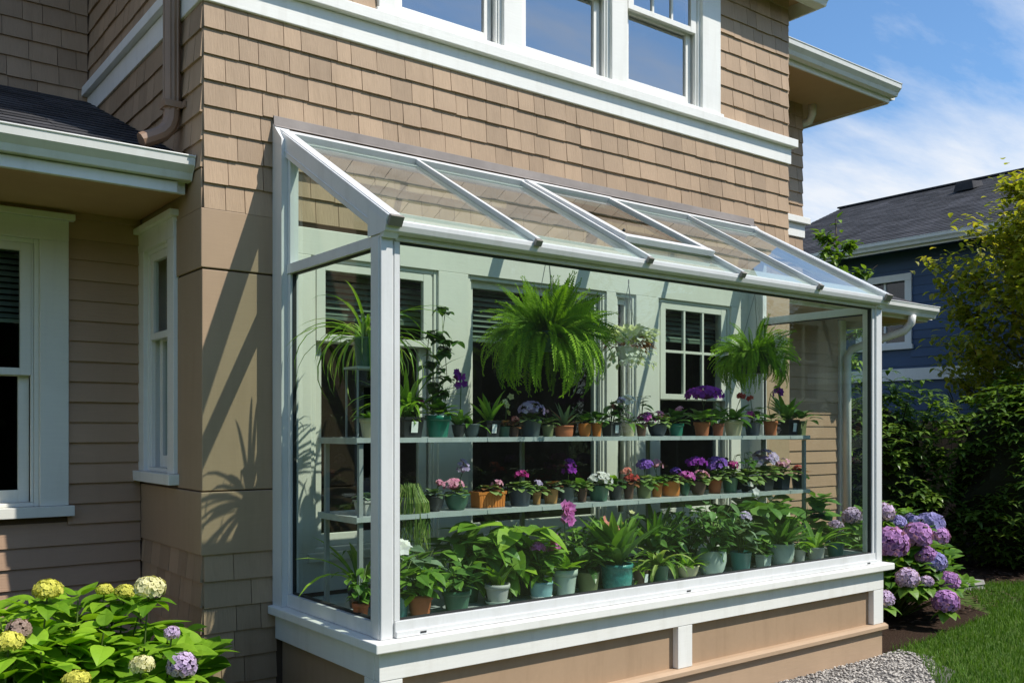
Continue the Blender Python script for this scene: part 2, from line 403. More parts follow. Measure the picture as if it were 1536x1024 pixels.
# belt course
mb = MB()
mb.pbox(FP, XL-0.022, XR+0.022, 0.0, 0.022, 3.82, 3.955); mb.pbox(FP, XL-0.06, XR+0.06, 0.0, 0.065, 3.957, 4.022)
mb.pbox(SP, YB+0.001, YU, 0.0, 0.021, 3.82, 3.954); mb.pbox(SP, YB+0.001, YU, 0.0, 0.058, 3.956, 4.020)
mb.pbox(eastP(XR), YB+0.001, YM, 0.0, 0.021, 3.82, 3.954); mb.pbox(eastP(XR), YB+0.001, YM, 0.0, 0.058, 3.956, 4.020)
hp(mb, 'belt_course', 'white', bevel=0.004)
mb = MB()
mb.pbox(RP, XR+0.06, 8.322, 0.0, 0.022, 3.58, 3.715); mb.pbox(RP, XR+0.06, 8.36, 0.0, 0.065, 3.717, 3.782)
hp(mb, 'belt_course', 'white', bevel=0.004)
for q0, q1 in ((XR+0.001, XR+0.10), (8.94, 9.05)):
    mb = MB(); mb.pbox(RP, q0, q1, 0.0, 0.03, 0, 2.78); hp(mb, 'corner_board', 'white', bevel=0.003)

def window(P, a0, a1, z0, z1, mat, glass, casing=0.11, rail=None, cols=0, rows=0, cap=True, sill=True, blind=0, deep=0.05, case_o=0.03, parent=None, headh=None, lowcols=0):
    """double hung window in an opening; casing part with sash, pane and blind sub-parts"""
    c = MB(); hh = headh or casing
    if casing:
        c.pbox(P, a0-casing, a0, 0, case_o, z0, z1); c.pbox(P, a1, a1+casing, 0, case_o, z0, z1)
        c.pbox(P, a0-casing, a1+casing, 0, case_o+0.002, z1, z1+hh)
        if cap: c.pbox(P, a0-casing-0.03, a1+casing+0.03, 0, case_o+0.03, z1+hh+0.001, z1+hh+0.036)
        if sill: c.pbox(P, a0-casing-0.025, a1+casing+0.025, 0, case_o+0.035, z0-0.06, z0-0.001)
    # jamb liner
    c.pbox(P, a0, a0+0.025, -0.12, 0.006, z0, z1); c.pbox(P, a1-0.025, a1, -0.12, 0.006, z0, z1)
    c.pbox(P, a0+0.026, a1-0.026, -0.12, 0.005, z1-0.025, z1); c.pbox(P, a0+0.026, a1-0.026, -0.12, 0.005, z0, z0+0.022)
    for q in (a0+0.026, a1-0.040): c.pbox(P, q, q+0.014, -0.03, -0.004, z0+0.023, z1-0.026)
    w = hp(c, 'window', mat, parent=parent, bevel=0.003)
    zm = rail if rail else z1
    b0, b1 = a0+0.041, a1-0.041
    sp = [(z0+0.023, zm+ (0.02 if rail else -0.026), -deep, lowcols, 0)]
    if rail: sp.append((zm-0.02, z1-0.026, -deep+0.034, cols, rows))
    for i, (s0, s1, o, cc, rr) in enumerate(sp):
        s = MB(); st = 0.055 if rail else 0.03
        if rail and i == 0: o -= 0.02
        s.pbox(P, b0, b0+st, o-0.015, o+0.018, s0, s1); s.pbox(P, b1-st, b1, o-0.015, o+0.018, s0, s1)
        s.pbox(P, b0+st, b1-st, o-0.014, o+0.017, s0, s0+(0.07 if i == 0 else 0.04)); s.pbox(P, b0+st, b1-st, o-0.014, o+0.017, s1-0.045, s1)
        for k in range(1, cc): 
            x = b0+st + (b1-b0-2*st)*k/cc; s.pbox(P, x-0.010, x+0.010, o-0.010, o+0.014, s0+0.02, s1-0.02)
        for k in range(1, rr):
            z = s0 + (s1-s0)*k/rr; s.pbox(P, b0+st-0.01, b1-st+0.01, o-0.009, o+0.013, z-0.010, z+0.010)
        sash = hp(s, 'sash', mat, parent=w, bevel=0.002)
        g = MB(); vs = [P(b0+st-0.004, o+0.002, s0+0.03), P(b1-st+0.004, o+0.002, s0+0.03), P(b1-st+0.004, o+0.002, s1-0.03), P(b0+st-0.004, o+0.002, s1-0.03)]
        g.add(vs, [(0,1,2,3)]); hp(g, 'pane', glass, parent=w)
    if blind:
        b = MB(); z = z1-0.04; i = 0
        while z > z1 - blind:
            b.add([P(b0, -0.135, z), P(b1, -0.135, z), P(b1, -0.105, z-0.028), P(b0, -0.105, z-0.028)], [(0,1,2,3)], R.random()); z -= 0.034
        b.pbox(P, b0, b1, -0.135, -0.105, z-0.02, z)
        hp(b, 'blind', 'blind', parent=w)
    return w
# upper triple window
for i, (a0, a1, z0, z1) in enumerate(uw):
    window(FP, a0, a1, z0, z1, 'white', GSKY, casing=0, rail=4.64, cols=3, deep=0.05)
mb = MB()
for a0, a1 in ((2.72,2.83),(3.63,3.78),(4.58,4.73),(5.53,5.74)): mb.pbox(FP, a0, a1, 0, 0.034, 4.023, 5.22)
mb.pbox(FP, 2.72, 5.74, 0, 0.036, 5.22, 5.34); mb.pbox(FP, 2.70, 5.76, 0.0, 0.05, 4.0225, 4.049)
hp(mb, 'window_surround', 'white', bevel=0.004)
window(SP, *sw[0], 'white', GWIN, casing=0.11, cap=True, sill=True, case_o=0.03, rail=2.15)
window(LP, *lw[0], 'cream', GWIN, casing=0.15, rail=1.93, cap=True, sill=True, blind=0.42, case_o=0.035, headh=0.12)
# windows inside the glass box
window(FP, *gw[0], 'cream', GWIN, casing=0, rail=2.12, cols=2, blind=0.3)
window(FP, *gw[1], 'cream', GWIN, casing=0, blind=0.36)
window(FP, *gw[2], 'cream', GWIN, casing=0, rail=1.85, cols=3, rows=2, blind=0.25)
window(FP, *gw[3], 'cream', GWIN, casing=0)
mb = MB()
wallgrid(mb, FP, 2.165, 6.15, 0.70, 2.72, gw, 0.001, 0.022)
for (a0, a1, z0, z1) in gw:
    mb.pbox(FP, a0-0.03, a1+0.03, 0.0225, 0.05, z0-0.05, z0-0.002)
hp(mb, 'window_surround', 'cream', bevel=0.003)

# lower-left roof, its eave and gutter
sl = 0.42
def roofP(y0, z0):
    L = math.hypot(1, sl)
    return lambda a, o, s: (a, y0 + s/L - o*sl/L, z0 + s*sl/L + o/L)
mb = MB(); e0 = 5.04
shingles(mb, roofP(e0-0.03, 3.035), -4, XL-0.025, 0.0, 2.28, exp=0.125, wlo=0.15, whi=0.33, thick=0.009, gap=0.004, seed=20, jit=0.004)
rf = hp(mb, 'roof', 'roofdark')
mb = MB(); mb.prism([(e0, 2.90),(e0, 3.02),(YU, 3.02+(YU-e0)*sl),(YU, 2.90+(YU-e0)*sl)], 'x', -4, XL-0.024)
hp(mb, 'roof_deck', 'soffit')
mb = MB(); mb.box(-4, XL-0.025, e0+0.002, YM-0.016, 2.86, 2.899); hp(mb, 'soffit', 'soffit')
mb = MB(); mb.box(-4, XL-0.03, e0-0.022, e0+0.001, 2.85, 3.02); gutter(mb, 'x', -4, XL-0.02, e0-0.023, 3.03)
mb.box(-4, XL-0.08, e0-0.052, e0-0.024, 2.845, 2.905)
hp(mb, 'gutter', 'gutter', bevel=0.003)
# brown downspout
mb = MB()
yc, xc = 5.14, XL-0.062
def rect_tube(mb, pts, w, h):
    for p, q in zip(pts[:-1], pts[1:]): mb.bar(p, q, w, h, up=(0,1,0) )
pts = [(xc,yc,5.5),(xc,yc,3.32),(xc-0.004,yc,3.27),(xc-0.02,yc,3.225),(xc-0.05,yc,3.19),(xc-0.09,yc,3.165),(xc-0.16,yc,3.13)]
mb.tube(pts, [0.043]*7, 10)
for k in range(6):
    an = k*PI/3; mb.tube([(p[0]+0.042*math.cos(an), p[1]+0.042*math.sin(an), p[2]) for p in pts[:2]], 0.007, 5)
dsp = hp(mb, 'downspout', 'brownpipe', smooth=False)
mb = MB(); mb.box(xc-0.05, XL-0.012, yc-0.05, yc+0.05, 3.33, 3.365); mb.box(XL-0.022, XL-0.012, yc-0.085, yc+0.085, 3.33, 3.365)
hp(mb, 'strap', 'brownpipe', parent=dsp)
# upper eaves and main roof
mb = MB()
mb.box(1.45, XR+0.16, YB-0.16, YB+0.6, 5.22, 5.26)
mb.box(XR, 8.9, 5.27, YM+2, 4.955, 4.985); mb.box(8.3, 8.9, 5.27, 10.5, 4.956, 4.984)
hp(mb, 'soffit', 'soffit')
mb = MB(); mb.box(1.45, XR+0.16, YB-0.18, YB-0.161, 5.10, 5.30); gutter(mb, 'x', 1.4, XR+0.17, YB-0.181, 5.22)
mb.box(XR+0.161, XR+0.18, YB-0.18, YM, 5.10, 5.30)
hp(mb, 'gutter', 'gutter', bevel=0.003)
mb = MB(); mb.box(XR+0.02, 8.9, 5.25, 5.269, 4.93, 5.09); gutter(mb, 'x', XR+0.19, 8.92, 5.249, 5.10)
mb.box(8.9, 8.92, 5.27, 10.5, 4.93, 5.09); gutter(mb, 'y', 5.25, 10.5, 8.921, 5.10, 1)
hp(mb, 'gutter', 'gutter', bevel=0.003)
mb = MB(); mb.tube([(8.38,YM-0.07,4.955),(8.38,YM-0.07,4.86),(8.40,YM-0.02,4.80),(8.36,YM+0.06,4.78),(8.345,YM+0.12,4.74),(8.345,YM+0.12,3.4)], 0.04, 10)
hp(mb, 'downspout', 'gutter', smooth=True)
mb = MB()
mb.add([(1.4,YB-0.18,5.27),(6.8,YB-0.18,5.27),(6.8,6.2,5.95),(1.4,6.2,5.95)], [(0,1,2,3)])
mb.add([(6.79,5.25,5.08),(8.95,5.22,5.09),(7.0,7.2,5.95),(6.79,7.2,5.95)], [(0,1,2,3)])
mb.add([(8.95,5.22,5.09),(8.95,10.5,5.09),(7.0,10.5,5.95),(7.0,7.2,5.95)], [(0,1,2,3)])
mb.add([(1.4,6.2,5.95),(7.0,6.2,5.95),(7.0,10.5,5.95),(-4,10.5,5.95),(-4,7.0,5.7),(1.4,7.0,5.7)], [(0,1,2,3,4,5)])
hp(mb, 'roof', 'roofdark')
# lower-right eave
mb = MB(); mb.box(XR+0.02, 9.7, 5.30, YM-0.002, 2.785, 2.82); mb.box(9.04, 9.7, YM-0.001, 10.5, 2.786, 2.819); hp(mb, 'soffit', 'soffit')
mb = MB(); mb.box(XR+0.02, 9.7, 5.28, 5.299, 2.76, 2.90); gutter(mb, 'x', XR+0.02, 9.72, 5.279, 2.91); mb.box(9.7, 9.72, 5.30, 10.5, 2.76, 2.90); gutter(mb, 'y', 5.28, 10.5, 9.721, 2.91, 1)
hp(mb, 'gutter', 'gutter', bevel=0.003)
mb = MB()
shingles(mb, roofP(5.22, 2.915), XR+0.02, 9.2, 0.0, 0.70, exp=0.125, wlo=0.15, whi=0.33, thick=0.009, seed=21)
mb.add([(8.3,5.24,2.915),(9.76,5.24,2.915),(8.3,6.7,3.55)], [(0,1,2)]); mb.add([(9.76,5.24,2.915),(9.76,10.5,2.915),(8.3,10.5,3.55),(8.3,6.7,3.55)], [(0,1,2,3)])
hp(mb, 'roof', 'roofdark')
mb = MB()
xd = 8.99
mb.tube([(9.28,5.22,2.80),(9.28,5.23,2.72),(9.27,5.30,2.64),(9.10,5.62,2.52),(xd+0.03,5.76,2.46),(xd,5.79,2.38),(xd,5.79,2.2),(xd,5.79,0.1)], 0.042, 10)
hp(mb, 'downspout', 'gutter', smooth=True)

# ------------------------------------------------------------------ greenhouse window
GX0, GX1, GY, GZ = 2.10, 6.15, 3.66, 2.55
GO = (GX0, GY, 0)
gh = thing('greenhouse_window', 'white framed lean-to greenhouse window with glass roof full of potted plants', 'greenhouse window', GO)
def gp(mb, name, mat, parent=None, **k): return mb.build(name, M[mat] if isinstance(mat, str) else mat, parent or gh, GO, **k)
ZR = 3.22; YG = 3.72            # ridge height, front glass plane
slope = (ZR - 2.55) / (YB - GY)
def rz(y): return 2.55 + (y - GY) * slope
# base below the sill
mb = MB(); mb.box(GX0+0.03, GX1-0.03, GY+0.065, YB-0.02, 0.0, 0.60); base = gp(mb, 'base_wall', 'base')
mb = MB()
mb.box(GX0-0.012, GX1+0.012, GY+0.02, GY+0.064, 0.478, 0.612)
for a, b in ((GX0-0.012, GX0+0.11), (4.035, 4.155), (GX1-0.11, GX1+0.012)): mb.box(a, b, GY+0.022, GY+0.0645, 0.235, 0.477)
mb.box(GX0-0.0125, GX0+0.029, GY+0.066, YB-0.02, 0.478, 0.611); mb.box(GX1-0.029, GX1+0.0125, GY+0.066, YB-0.02, 0.478, 0.611)
mb.box(GX0-0.012, GX0+0.028, GY+0.066, GY+0.16, 0.0, 0.477)
mb.box(GX1-0.028, GX1+0.012, GY+0.0655, GY+0.16, 0.0, 0.477)
gp(mb, 'base_trim', 'white', parent=base, bevel=0.003)
mb = MB()
mb.prism([(GY-0.005,0.195),(GY+0.066,0.195),(GY+0.066,0.234),(GY+0.02,0.234),(GY-0.005,0.222)], 'x', GX0-0.03, GX1+0.03)
mb.box(GX0-0.012, GX1+0.012, GY+0.03, GY+0.0645, 0.0, 0.194)
gp(mb, 'water_table', 'tan_trim', parent=base, bevel=0.003)
# sill, floor
mb = MB()
mb.box(GX0-0.055, GX1+0.075, GY-0.03, YB-0.019, 0.614, 0.66)
gp(mb, 'sill', 'white', bevel=0.006)
mb = MB(); mb.box(GX0+0.05, GX1-0.05, YG+0.03, YB-0.035, 0.661, 0.68); gp(mb, 'floor_tray', 'galv')
# posts, rails
mb = MB()
mb.box(GX0, GX0+0.06, YG-0.035, YG+0.06, 0.661, 2.481); mb.box(GX0-0.005, GX0+0.001, YG-0.02, YG+0.045, 0.662, 2.47); mb.box(GX0+0.0605, GX0+0.0755, YG-0.018, YG+0.03, 0.661, 2.481)
gp(mb, 'corner_post', 'alu', bevel=0.003)
mb = MB()
mb.box(GX1-0.07, GX1, YG-0.035, YG+0.06, 0.661, 2.481)
gp(mb, 'corner_post', 'alu', bevel=0.003)
for x0, x1 in ((GX0-0.025, GX0+0.06), (GX1-0.06, GX1+0.025)):
    mb = MB(); mb.prism([(YB-0.13,0.661),(YB-0.019,0.661),(YB-0.019,ZR+0.03),(YB-0.13,rz(YB-0.13)+0.0)], 'x', x0, x1)
    gp(mb, 'wall_jamb', 'alu', bevel=0.003)
mb = MB()   # front frame: inner glazing frame and bottom rail
mb.box(GX0+0.076, GX1-0.071, YG-0.03, YG+0.04, 0.662, 0.735)
mb.box(GX0+0.076, GX1-0.071, YG-0.045, YG-0.031, 0.662, 0.69)
mb.box(GX0+0.076, GX0+0.105, YG-0.022, YG+0.03, 0.736, 2.457); mb.box(GX1-0.10, GX1-0.071, YG-0.022, YG+0.03, 0.736, 2.457)
mb.box(GX0+0.076, GX1-0.071, YG-0.03, YG+0.04, 2.458, 2.481)
ff = gp(mb, 'front_frame', 'alu', bevel=0.002)
for xw in (2.30, 4.1, 5.95):
    mb = MB(); mb.box(xw, xw+0.032, YG-0.0475, YG-0.0455, 0.671, 0.679); gp(mb, 'weep_slot', 'seal', parent=ff)
mb = MB()
mb.box(GX0+0.105, GX1-0.10, YG-0.012, YG+0.012, 0.735, 0.742); mb.box(GX0+0.105, GX1-0.10, YG-0.012, YG+0.012, 2.449, 2.458)
mb.box(GX0+0.105, GX0+0.111, YG-0.012, YG+0.012, 0.742, 2.449); mb.box(GX1-0.108, GX1-0.10, YG-0.012, YG+0.012, 0.742, 2.449)
gp(mb, 'seal', 'seal')
mb = MB()   # eave beam
mb.prism([(GY-0.03,2.512),(GY-0.02,2.486),(YG-0.036,2.482),(YG+0.07,2.482),(YG+0.07,rz(YG+0.07)-0.012),(GY-0.005,rz(GY)-0.012),(GY-0.03,2.535)], 'x', GX0-0.008, GX1+0.008)
gp(mb, 'eave_beam', 'alu', bevel=0.004)
for X, sg in ((GX0+0.035, -1), (GX1-0.035, 1)):   # end walls
    mb = MB()
    y0, y1 = YG+0.061, YB-0.131
    mb.box(X-0.03, X+0.03, y0, y1, 2.43, 2.4815); mb.box(X-0.03, X+0.03, y0, y1, 0.662, 0.73)
    mb.box(X-0.024, X+0.024, y1-0.03, y1, 0.731, 2.429); mb.box(X-0.024, X+0.024, y0, y0+0.02, 0.731, 2.429)
    mb.box(X-0.024, X+0.024, y1-0.03, y1, 2.482, rz(y1)-0.04)
    gp(mb, 'end_frame', 'alu', bevel=0.002)
    mb = MB()
    for (a,b,c,d) in ((y0+0.02,y0+0.026,0.74,2.422),(y1-0.036,y1-0.03,0.74,2.422),(y0+0.02,y1-0.03,0.731,0.74),(y0+0.02,y1-0.03,2.422,2.43)): mb.box(X-0.010, X+0.010, a, b, c, d)
    gp(mb, 'seal', 'seal')
    mb = MB(); mb.add([(X,y0+0.02,0.735),(X,y1-0.03,0.735),(X,y1-0.03,2.427),(X,y0+0.02,2.427)], [(0,1,2,3)]); gp(mb, 'end_pane', GLASS)
    mb = MB(); mb.add([(X,YG+0.075,2.484),(X,y1-0.03,2.484),(X,y1-0.03,rz(y1)-0.04),(X,YG+0.09,rz(YG)+0.01)], [(0,1,2,3)]); gp(mb, 'gable_pane', GLASS)
mb = MB(); mb.add([(GX0+0.106,YG,0.74),(GX1-0.101,YG,0.74),(GX1-0.101,YG,2.453),(GX0+0.106,YG,2.453)], [(0,1,2,3)]); gp(mb, 'front_pane', GLASS)
# rafters and roof panes
rx = [2.148, 2.95, 3.74, 4.53, 5.315, 6.10]
nrm = V((0, -slope, 1)).normalized()
for i, x in enumerate(rx):
    end = i in (0, 5)
    p = V((x, GY-0.035, rz(GY-0.035))); q = V((x, YB-0.03, rz(YB-0.03)))
    mb = MB()
    if end:
        xx = GX0+0.035 if i == 0 else GX1-0.035
        p.x = q.x = xx
        mb.bar(p - nrm*0.03, q - nrm*0.03, 0.078, 0.105, nrm); mb.bar(p + nrm*0.024, q + nrm*0.024, 0.06, 0.006, nrm)
        mb.bar(p - nrm*0.055, q - nrm*0.055, 0.086, 0.006, nrm)
    else:
        mb.bar(p + nrm*0.012, q + nrm*0.012, 0.027, 0.026, nrm); mb.bar(p - nrm*0.02, q - nrm*0.02, 0.02, 0.034, nrm)
    r_ = gp(mb, 'rafter', 'alu', bevel=0.003)
    mb = MB(); mb.bar(p + V((0,-0.014,-0.012)) + nrm*0.006, p + V((0,0.004,0)) + nrm*0.006, 0.04 if not end else 0.07, 0.034 if not end else 0.05, nrm)
    gp(mb, 'end_cap', 'capgrey', parent=r_, bevel=0.003)
for i in range(5):
    a, b = rx[i]+0.012, rx[i+1]-0.012
    y0 = GY-0.012; y1 = YB-0.04
    mb = MB()
    if i == 2:   # the open roof vent sits over the upper three quarters of this bay
        ym = GY + 0.22
        mb.add([(a,y0,rz(y0)),(b,y0,rz(y0)),(b,ym,rz(ym)),(a,ym,rz(ym))], [(0,1,2,3)]); gp(mb, 'roof_pane', GROOF)
        mb = MB(); mb.bar((a,ym+0.015,rz(ym+0.015)), (b,ym+0.015,rz(ym+0.015)), 0.03, 0.03, nrm); gp(mb, 'vent_rail', 'alu')
        hv = V((0, YB-0.10, rz(YB-0.10)+0.022)); an = math.atan(slope) - rad(0.7); L = (YB-0.10 - ym) / math.cos(math.atan(slope)) + 0.03
        dn = V((0, -math.cos(an), -math.sin(an))); vn = V((0, -math.sin(an), math.cos(an)))
        lo = hv + dn * L
        mb = MB()
        for x in (a+0.03, b-0.03): mb.bar(V((x,hv.y,hv.z)), V((x,lo.y,lo.z)), 0.055, 0.035, vn)
        mb.bar(V((a+0.002,hv.y,hv.z+0.002)), V((b-0.002,hv.y,hv.z+0.002)), 0.05, 0.036, vn); mb.bar(V((a+0.002,lo.y,lo.z+0.002)), V((b-0.002,lo.y,lo.z+0.002)), 0.055, 0.036, vn)
        ve = gp(mb, 'roof_vent', 'alu', bevel=0.002)
        mb = MB(); h2 = hv + dn*0.02; l2 = lo - dn*0.02
        mb.add([(a+0.055,h2.y,h2.z),(b-0.055,h2.y,h2.z),(b-0.055,l2.y,l2.z),(a+0.055,l2.y,l2.z)], [(0,1,2,3)]); gp(mb, 'pane', GVENT, parent=ve)
        mb = MB()
        for x in (a+0.025, b-0.025): mb.bar((x,ym+0.03,rz(ym+0.03)+0.004), (x,hv.y,rz(hv.y)+0.004), 0.03, 0.03, nrm)
        mb.bar((a+0.1,ym+0.1,rz(ym+0.1)), (a+0.1,ym+0.05,rz(ym)+0.09), 0.012, 0.012, (1,0,0))
        gp(mb, 'vent_kerb', 'seal', parent=ve)
    else:
        mb.add([(a,y0,rz(y0)),(b,y0,rz(y0)),(b,y1,rz(y1)),(a,y1,rz(y1))], [(0,1,2,3)]); gp(mb, 'roof_pane', GROOF)
mb = MB(); q = V((0, YB-0.055, rz(YB-0.055)))
mb.bar((GX0,q.y,q.z-0.01), (GX1,q.y,q.z-0.01), 0.05, 0.075, nrm); mb.bar((GX0,q.y-0.05,q.z-0.05), (GX1,q.y-0.05,q.z-0.05), 0.02, 0.03, nrm)
gp(mb, 'ridge_rail', 'alu', bevel=0.003)
mb = MB(); mb.prism([(YB-0.04,ZR+0.016),(YB-0.02,ZR+0.018),(YB-0.019,ZR+0.078),(YB-0.022,ZR+0.078),(YB-0.024,ZR+0.026),(YB-0.04,ZR+0.020)], 'x', GX0-0.02, GX1+0.01)
gp(mb, 'flashing', 'flash', bevel=0.002)

# ------------------------------------------------------------------ plant rack
ZU, ZL, YS0, YS1 = 1.56, 1.172, 4.08, 4.50
rack = thing('plant_rack', 'galvanised two tier rack holding the rows of potted plants', 'plant rack', (2.2, YS0, 0.68))
RO = (2.2, YS0, 0.68)
for z in (ZU, ZL):
    mb = MB()
    mb.box(2.2, 5.86, YS0+0.006, YS1, z-0.012, z); mb.box(2.19, 5.87, YS0, YS0+0.005, z-0.022, z+0.003); mb.box(2.19, 5.87, YS1, YS1+0.005, z-0.028, z+0.003)
    mb.box(2.19, 2.199, YS0+0.006, YS1-0.001, z-0.028, z+0.003); mb.box(5.861, 5.87, YS0+0.006, YS1-0.001, z-0.028, z+0.003)
    for k in range(9): x = 2.6 + k*0.38; mb.box(x-0.004, x+0.004, YS0-0.003, YS0-0.0005, z-0.021, z+0.001)
    mb.build('shelf', M['galv'], rack, RO)
for x, ys in ((2.225, (YS0+0.03, YS1-0.03)), (3.52, (YS1-0.03,)), (4.6, (YS1-0.03,)), (5.835, (YS0+0.03, YS1-0.03))):
    for y in ys:
        mb = MB(); mb.box(x-0.011, x+0.011, y-0.011, y-0.008, 0.681, ZU-0.029); mb.box(x-0.011, x-0.008, y-0.008, y+0.011, 0.681, ZU-0.029)
        mb.build('post', M['steel'], rack, RO)

# ------------------------------------------------------------------ plant pieces (local, origin at the soil)
def leaf(mb, b, d, L, W, droop=0.6, fold=0.25, shape='ovate', seg=4, tint=None, roll=0.0):
    b = V(b); d = V(d).normalized()
    side = d.cross(V((0,0,1)))
    side = side.normalized() if side.length > 1e-3 else V((1,0,0))
    if roll: side = Matrix.Rotation(roll, 3, d) @ side
    t0 = R.random() if tint is None else tint
    vs = []; ts = []; p = b.copy(); step = L / seg
    for i in range(seg+1):
        t = i / seg
        if shape == 'ovate': w = math.sin(PI * min(1, t*0.93+0.07) ** 0.75)
        elif shape == 'strap': w = min(1, 0.45 + 2.2*t) * (1 - t**3.5)
        elif shape == 'round': w = math.sqrt(max(0, 1 - (2*t-1)**2)) * 1.05
        elif shape == 'heart': w = math.sqrt(max(0, math.sin(PI * (0.14 + 0.86*t)))) * (1.12 - 0.75*t)
        else: w = 1 - abs(2*t-1)
        w = max(w, 0.02) * W / 2
        n = side.cross(d).normalized()
        up = n * (fold * w)
        vs += [p - side*w + up, p, p + side*w + up]; vb = (0.08 if i % 2 else -0.06) if seg >= 5 else 0.0; ts += [min(1,max(0,t0+vb)), max(0, t0-0.15), min(1,max(0,t0+vb))]
        ax = side
        d = (Matrix.Rotation(-droop/seg, 3, ax) @ d).normalized()
        p = p + d * step
    fs = []
    for i in range(seg):
        o = i*3; fs += [(o, o+1, o+4, o+3), (o+1, o+2, o+5, o+4)]
    mb.add(vs, fs, ts)
def sph(el, az): return V((math.cos(el)*math.cos(az), math.cos(el)*math.sin(az), math.sin(el)))
def blossom(mb, c, n, size, petals=5, tint=None, cup=0.25):
    c = V(c); dk = 0.3 if petals == 5 else 0.45; n = V(n).normalized()
    a = V((0,0,1)) if abs(n.z) < 0.9 else V((1,0,0))
    x = n.cross(a).normalized(); y = n.cross(x); ph = R.random()*6
    t0 = R.random() if tint is None else tint
    for k in range(petals):
        an = ph + 2*PI*k/petals; e = x*math.cos(an) + y*math.sin(an); s = y*math.cos(an) - x*math.sin(an)
        w = size * 0.42 * (1.35 if petals == 4 else 1.0)
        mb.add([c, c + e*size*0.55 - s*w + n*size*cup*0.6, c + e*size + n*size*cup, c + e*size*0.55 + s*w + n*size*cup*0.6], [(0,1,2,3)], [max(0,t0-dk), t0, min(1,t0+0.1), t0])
ICO_V = [V(p).normalized() for p in [(0,0,1),(0.9,0,0.45),(0.28,0.85,0.45),(-0.72,0.53,0.45),(-0.72,-0.53,0.45),(0.28,-0.85,0.45),(0.72,0.53,-0.45),(-0.28,0.85,-0.45),(-0.9,0,-0.45),(-0.28,-0.85,-0.45),(0.72,-0.53,-0.45),(0,0,-1)]]
ICO_F = [(0,1,2),(0,2,3),(0,3,4),(0,4,5),(0,5,1),(1,6,2),(2,7,3),(3,8,4),(4,9,5),(5,10,1),(6,7,2),(7,8,3),(8,9,4),(9,10,5),(10,6,1),(11,7,6),(11,8,7),(11,9,8),(11,10,9),(11,6,10)]
class Foli:
    """collects the parts of one plant by material"""
    def __init__(s): s.parts = []
    def new(s, name, mat):
        b = MB(); s.parts.append((name, mat, b)); return b
    def mb(s, name, mat):
        for n, m, b in s.parts:
            if n == name and m is mat: return b
        b = MB(); s.parts.append((name, mat, b)); return b
def straps(f, g, n, L, W, el=(0.5,1.4), droop=(0.5,1.6), r0=0.02, seg=6, shape='strap', fold=0.35):
    b = f.mb('foliage', G[g]); n = int(n*1.3)
    for i in range(n):
        az = R.uniform(0, 2*PI); e = R.uniform(*el)
        leaf(b, (math.cos(az)*r0*R.random(), math.sin(az)*r0*R.random(), 0), sph(e, az), L*R.uniform(0.6, 1.05), W*R.uniform(0.8,1.15), R.uniform(*droop), fold, shape, seg)
def rosette(f, g, n, L, W, el=(0.05,0.9), h=0.0, shape='round', g2=None):
    b = f.mb('foliage', G[g]); n = int(n*1.35)
    for i in range(n):
        az = 2.4*i + R.uniform(-0.3,0.3); q = i/n; e = el[0] + (el[1]-el[0])*q
        b2 = f.mb('foliage', G[g2]) if g2 and R.random() < 0.4 else b
        st = L*R.uniform(0.25,0.75)*(1.1-q)
        d = sph(e, az)
        leaf(b2, d*st + V((0,0,h*q)), d, L*R.uniform(0.7,1.0), W*R.uniform(0.8,1.1), 0.7, 0.2, shape, 4)
def bush(f, g, n, rx_, H, L, W, shape='ovate', z0=0.02, stems=5, g2=None, droop=0.9, lean=0.0):
    b = f.mb('foliage', G[g]); sb = f.mb('stem', G['stem'])
    tips = []
    for i in range(stems):
        az = 2*PI*i/stems + R.uniform(-0.4,0.4); rr = rx_*R.uniform(0.25,0.8); hh = H*R.uniform(0.65,1.0)
        p = [V((0.01*math.cos(az),0.01*math.sin(az),-0.01)), V((rr*0.35*math.cos(az), rr*0.35*math.sin(az), hh*0.5)), V((rr*math.cos(az), rr*math.sin(az), hh))]
        sb.tube(p, [0.0035, 0.003, 0.0015], 4); tips.append(p)
    for i in range(n):
        p = R.choice(tips); t = R.uniform(0.15, 1.0)
        c = p[0].lerp(p[1], t*2) if t < 0.5 else p[1].lerp(p[2], t*2-1)
        az = R.uniform(0, 2*PI) if R.random() < 0.45 else R.gauss(-PI/2, 0.8)
        e = R.uniform(-0.75, 0.55) if n >= 60 else R.uniform(-0.35, 0.7)
        d = sph(e, az)
        off = V((d.x, d.y, d.z*0.5)) * (rx_ * R.uniform(0.08, 0.55))
        bb = f.mb('foliage', G[g2]) if g2 and R.random() < 0.35 else b
        q = c + off; q.z = max(q.z, z0)
        leaf(bb, q, d, L*R.uniform(0.6,1.15), W*R.uniform(0.7,1.1), R.uniform(0.2, droop*0.8), 0.2, shape, 4, roll=R.uniform(-.4,.4))
def cluster(f, col, c, rad_, n, size, petals=5, flat=0.7, stem=True):
    b = f.new('flower_cluster', F[col]); c = V(c); n = int(n*2.3) if n > 4 else n; rad_ *= 1.12; size *= 0.86 if n > 4 else 1
    for i in range(n):
        d = sph(R.uniform(-0.2, 1.5), R.uniform(0, 2*PI))
        blossom(b, c + V((d.x*rad_, d.y*rad_, d.z*rad_*flat)), d + V((0,-0.6,0.2)), size*R.uniform(0.75,1.1), petals)
    if n > 4: b.add([(c.x+p.x*rad_*0.6, c.y+p.y*rad_*0.6, c.z+p.z*rad_*flat*0.5) for p in ICO_V], ICO_F, 0.0)
    if stem:
        sb = f.mb('stem', G['stem'])
        for k in range(3): sb.tube([(R.uniform(-.01,.01),R.uniform(-.01,.01),0), (c.x*0.5,c.y*0.5,c.z*0.6), (c.x+R.uniform(-rad_,rad_)*0.5, c.y, c.z)], 0.002, 4)
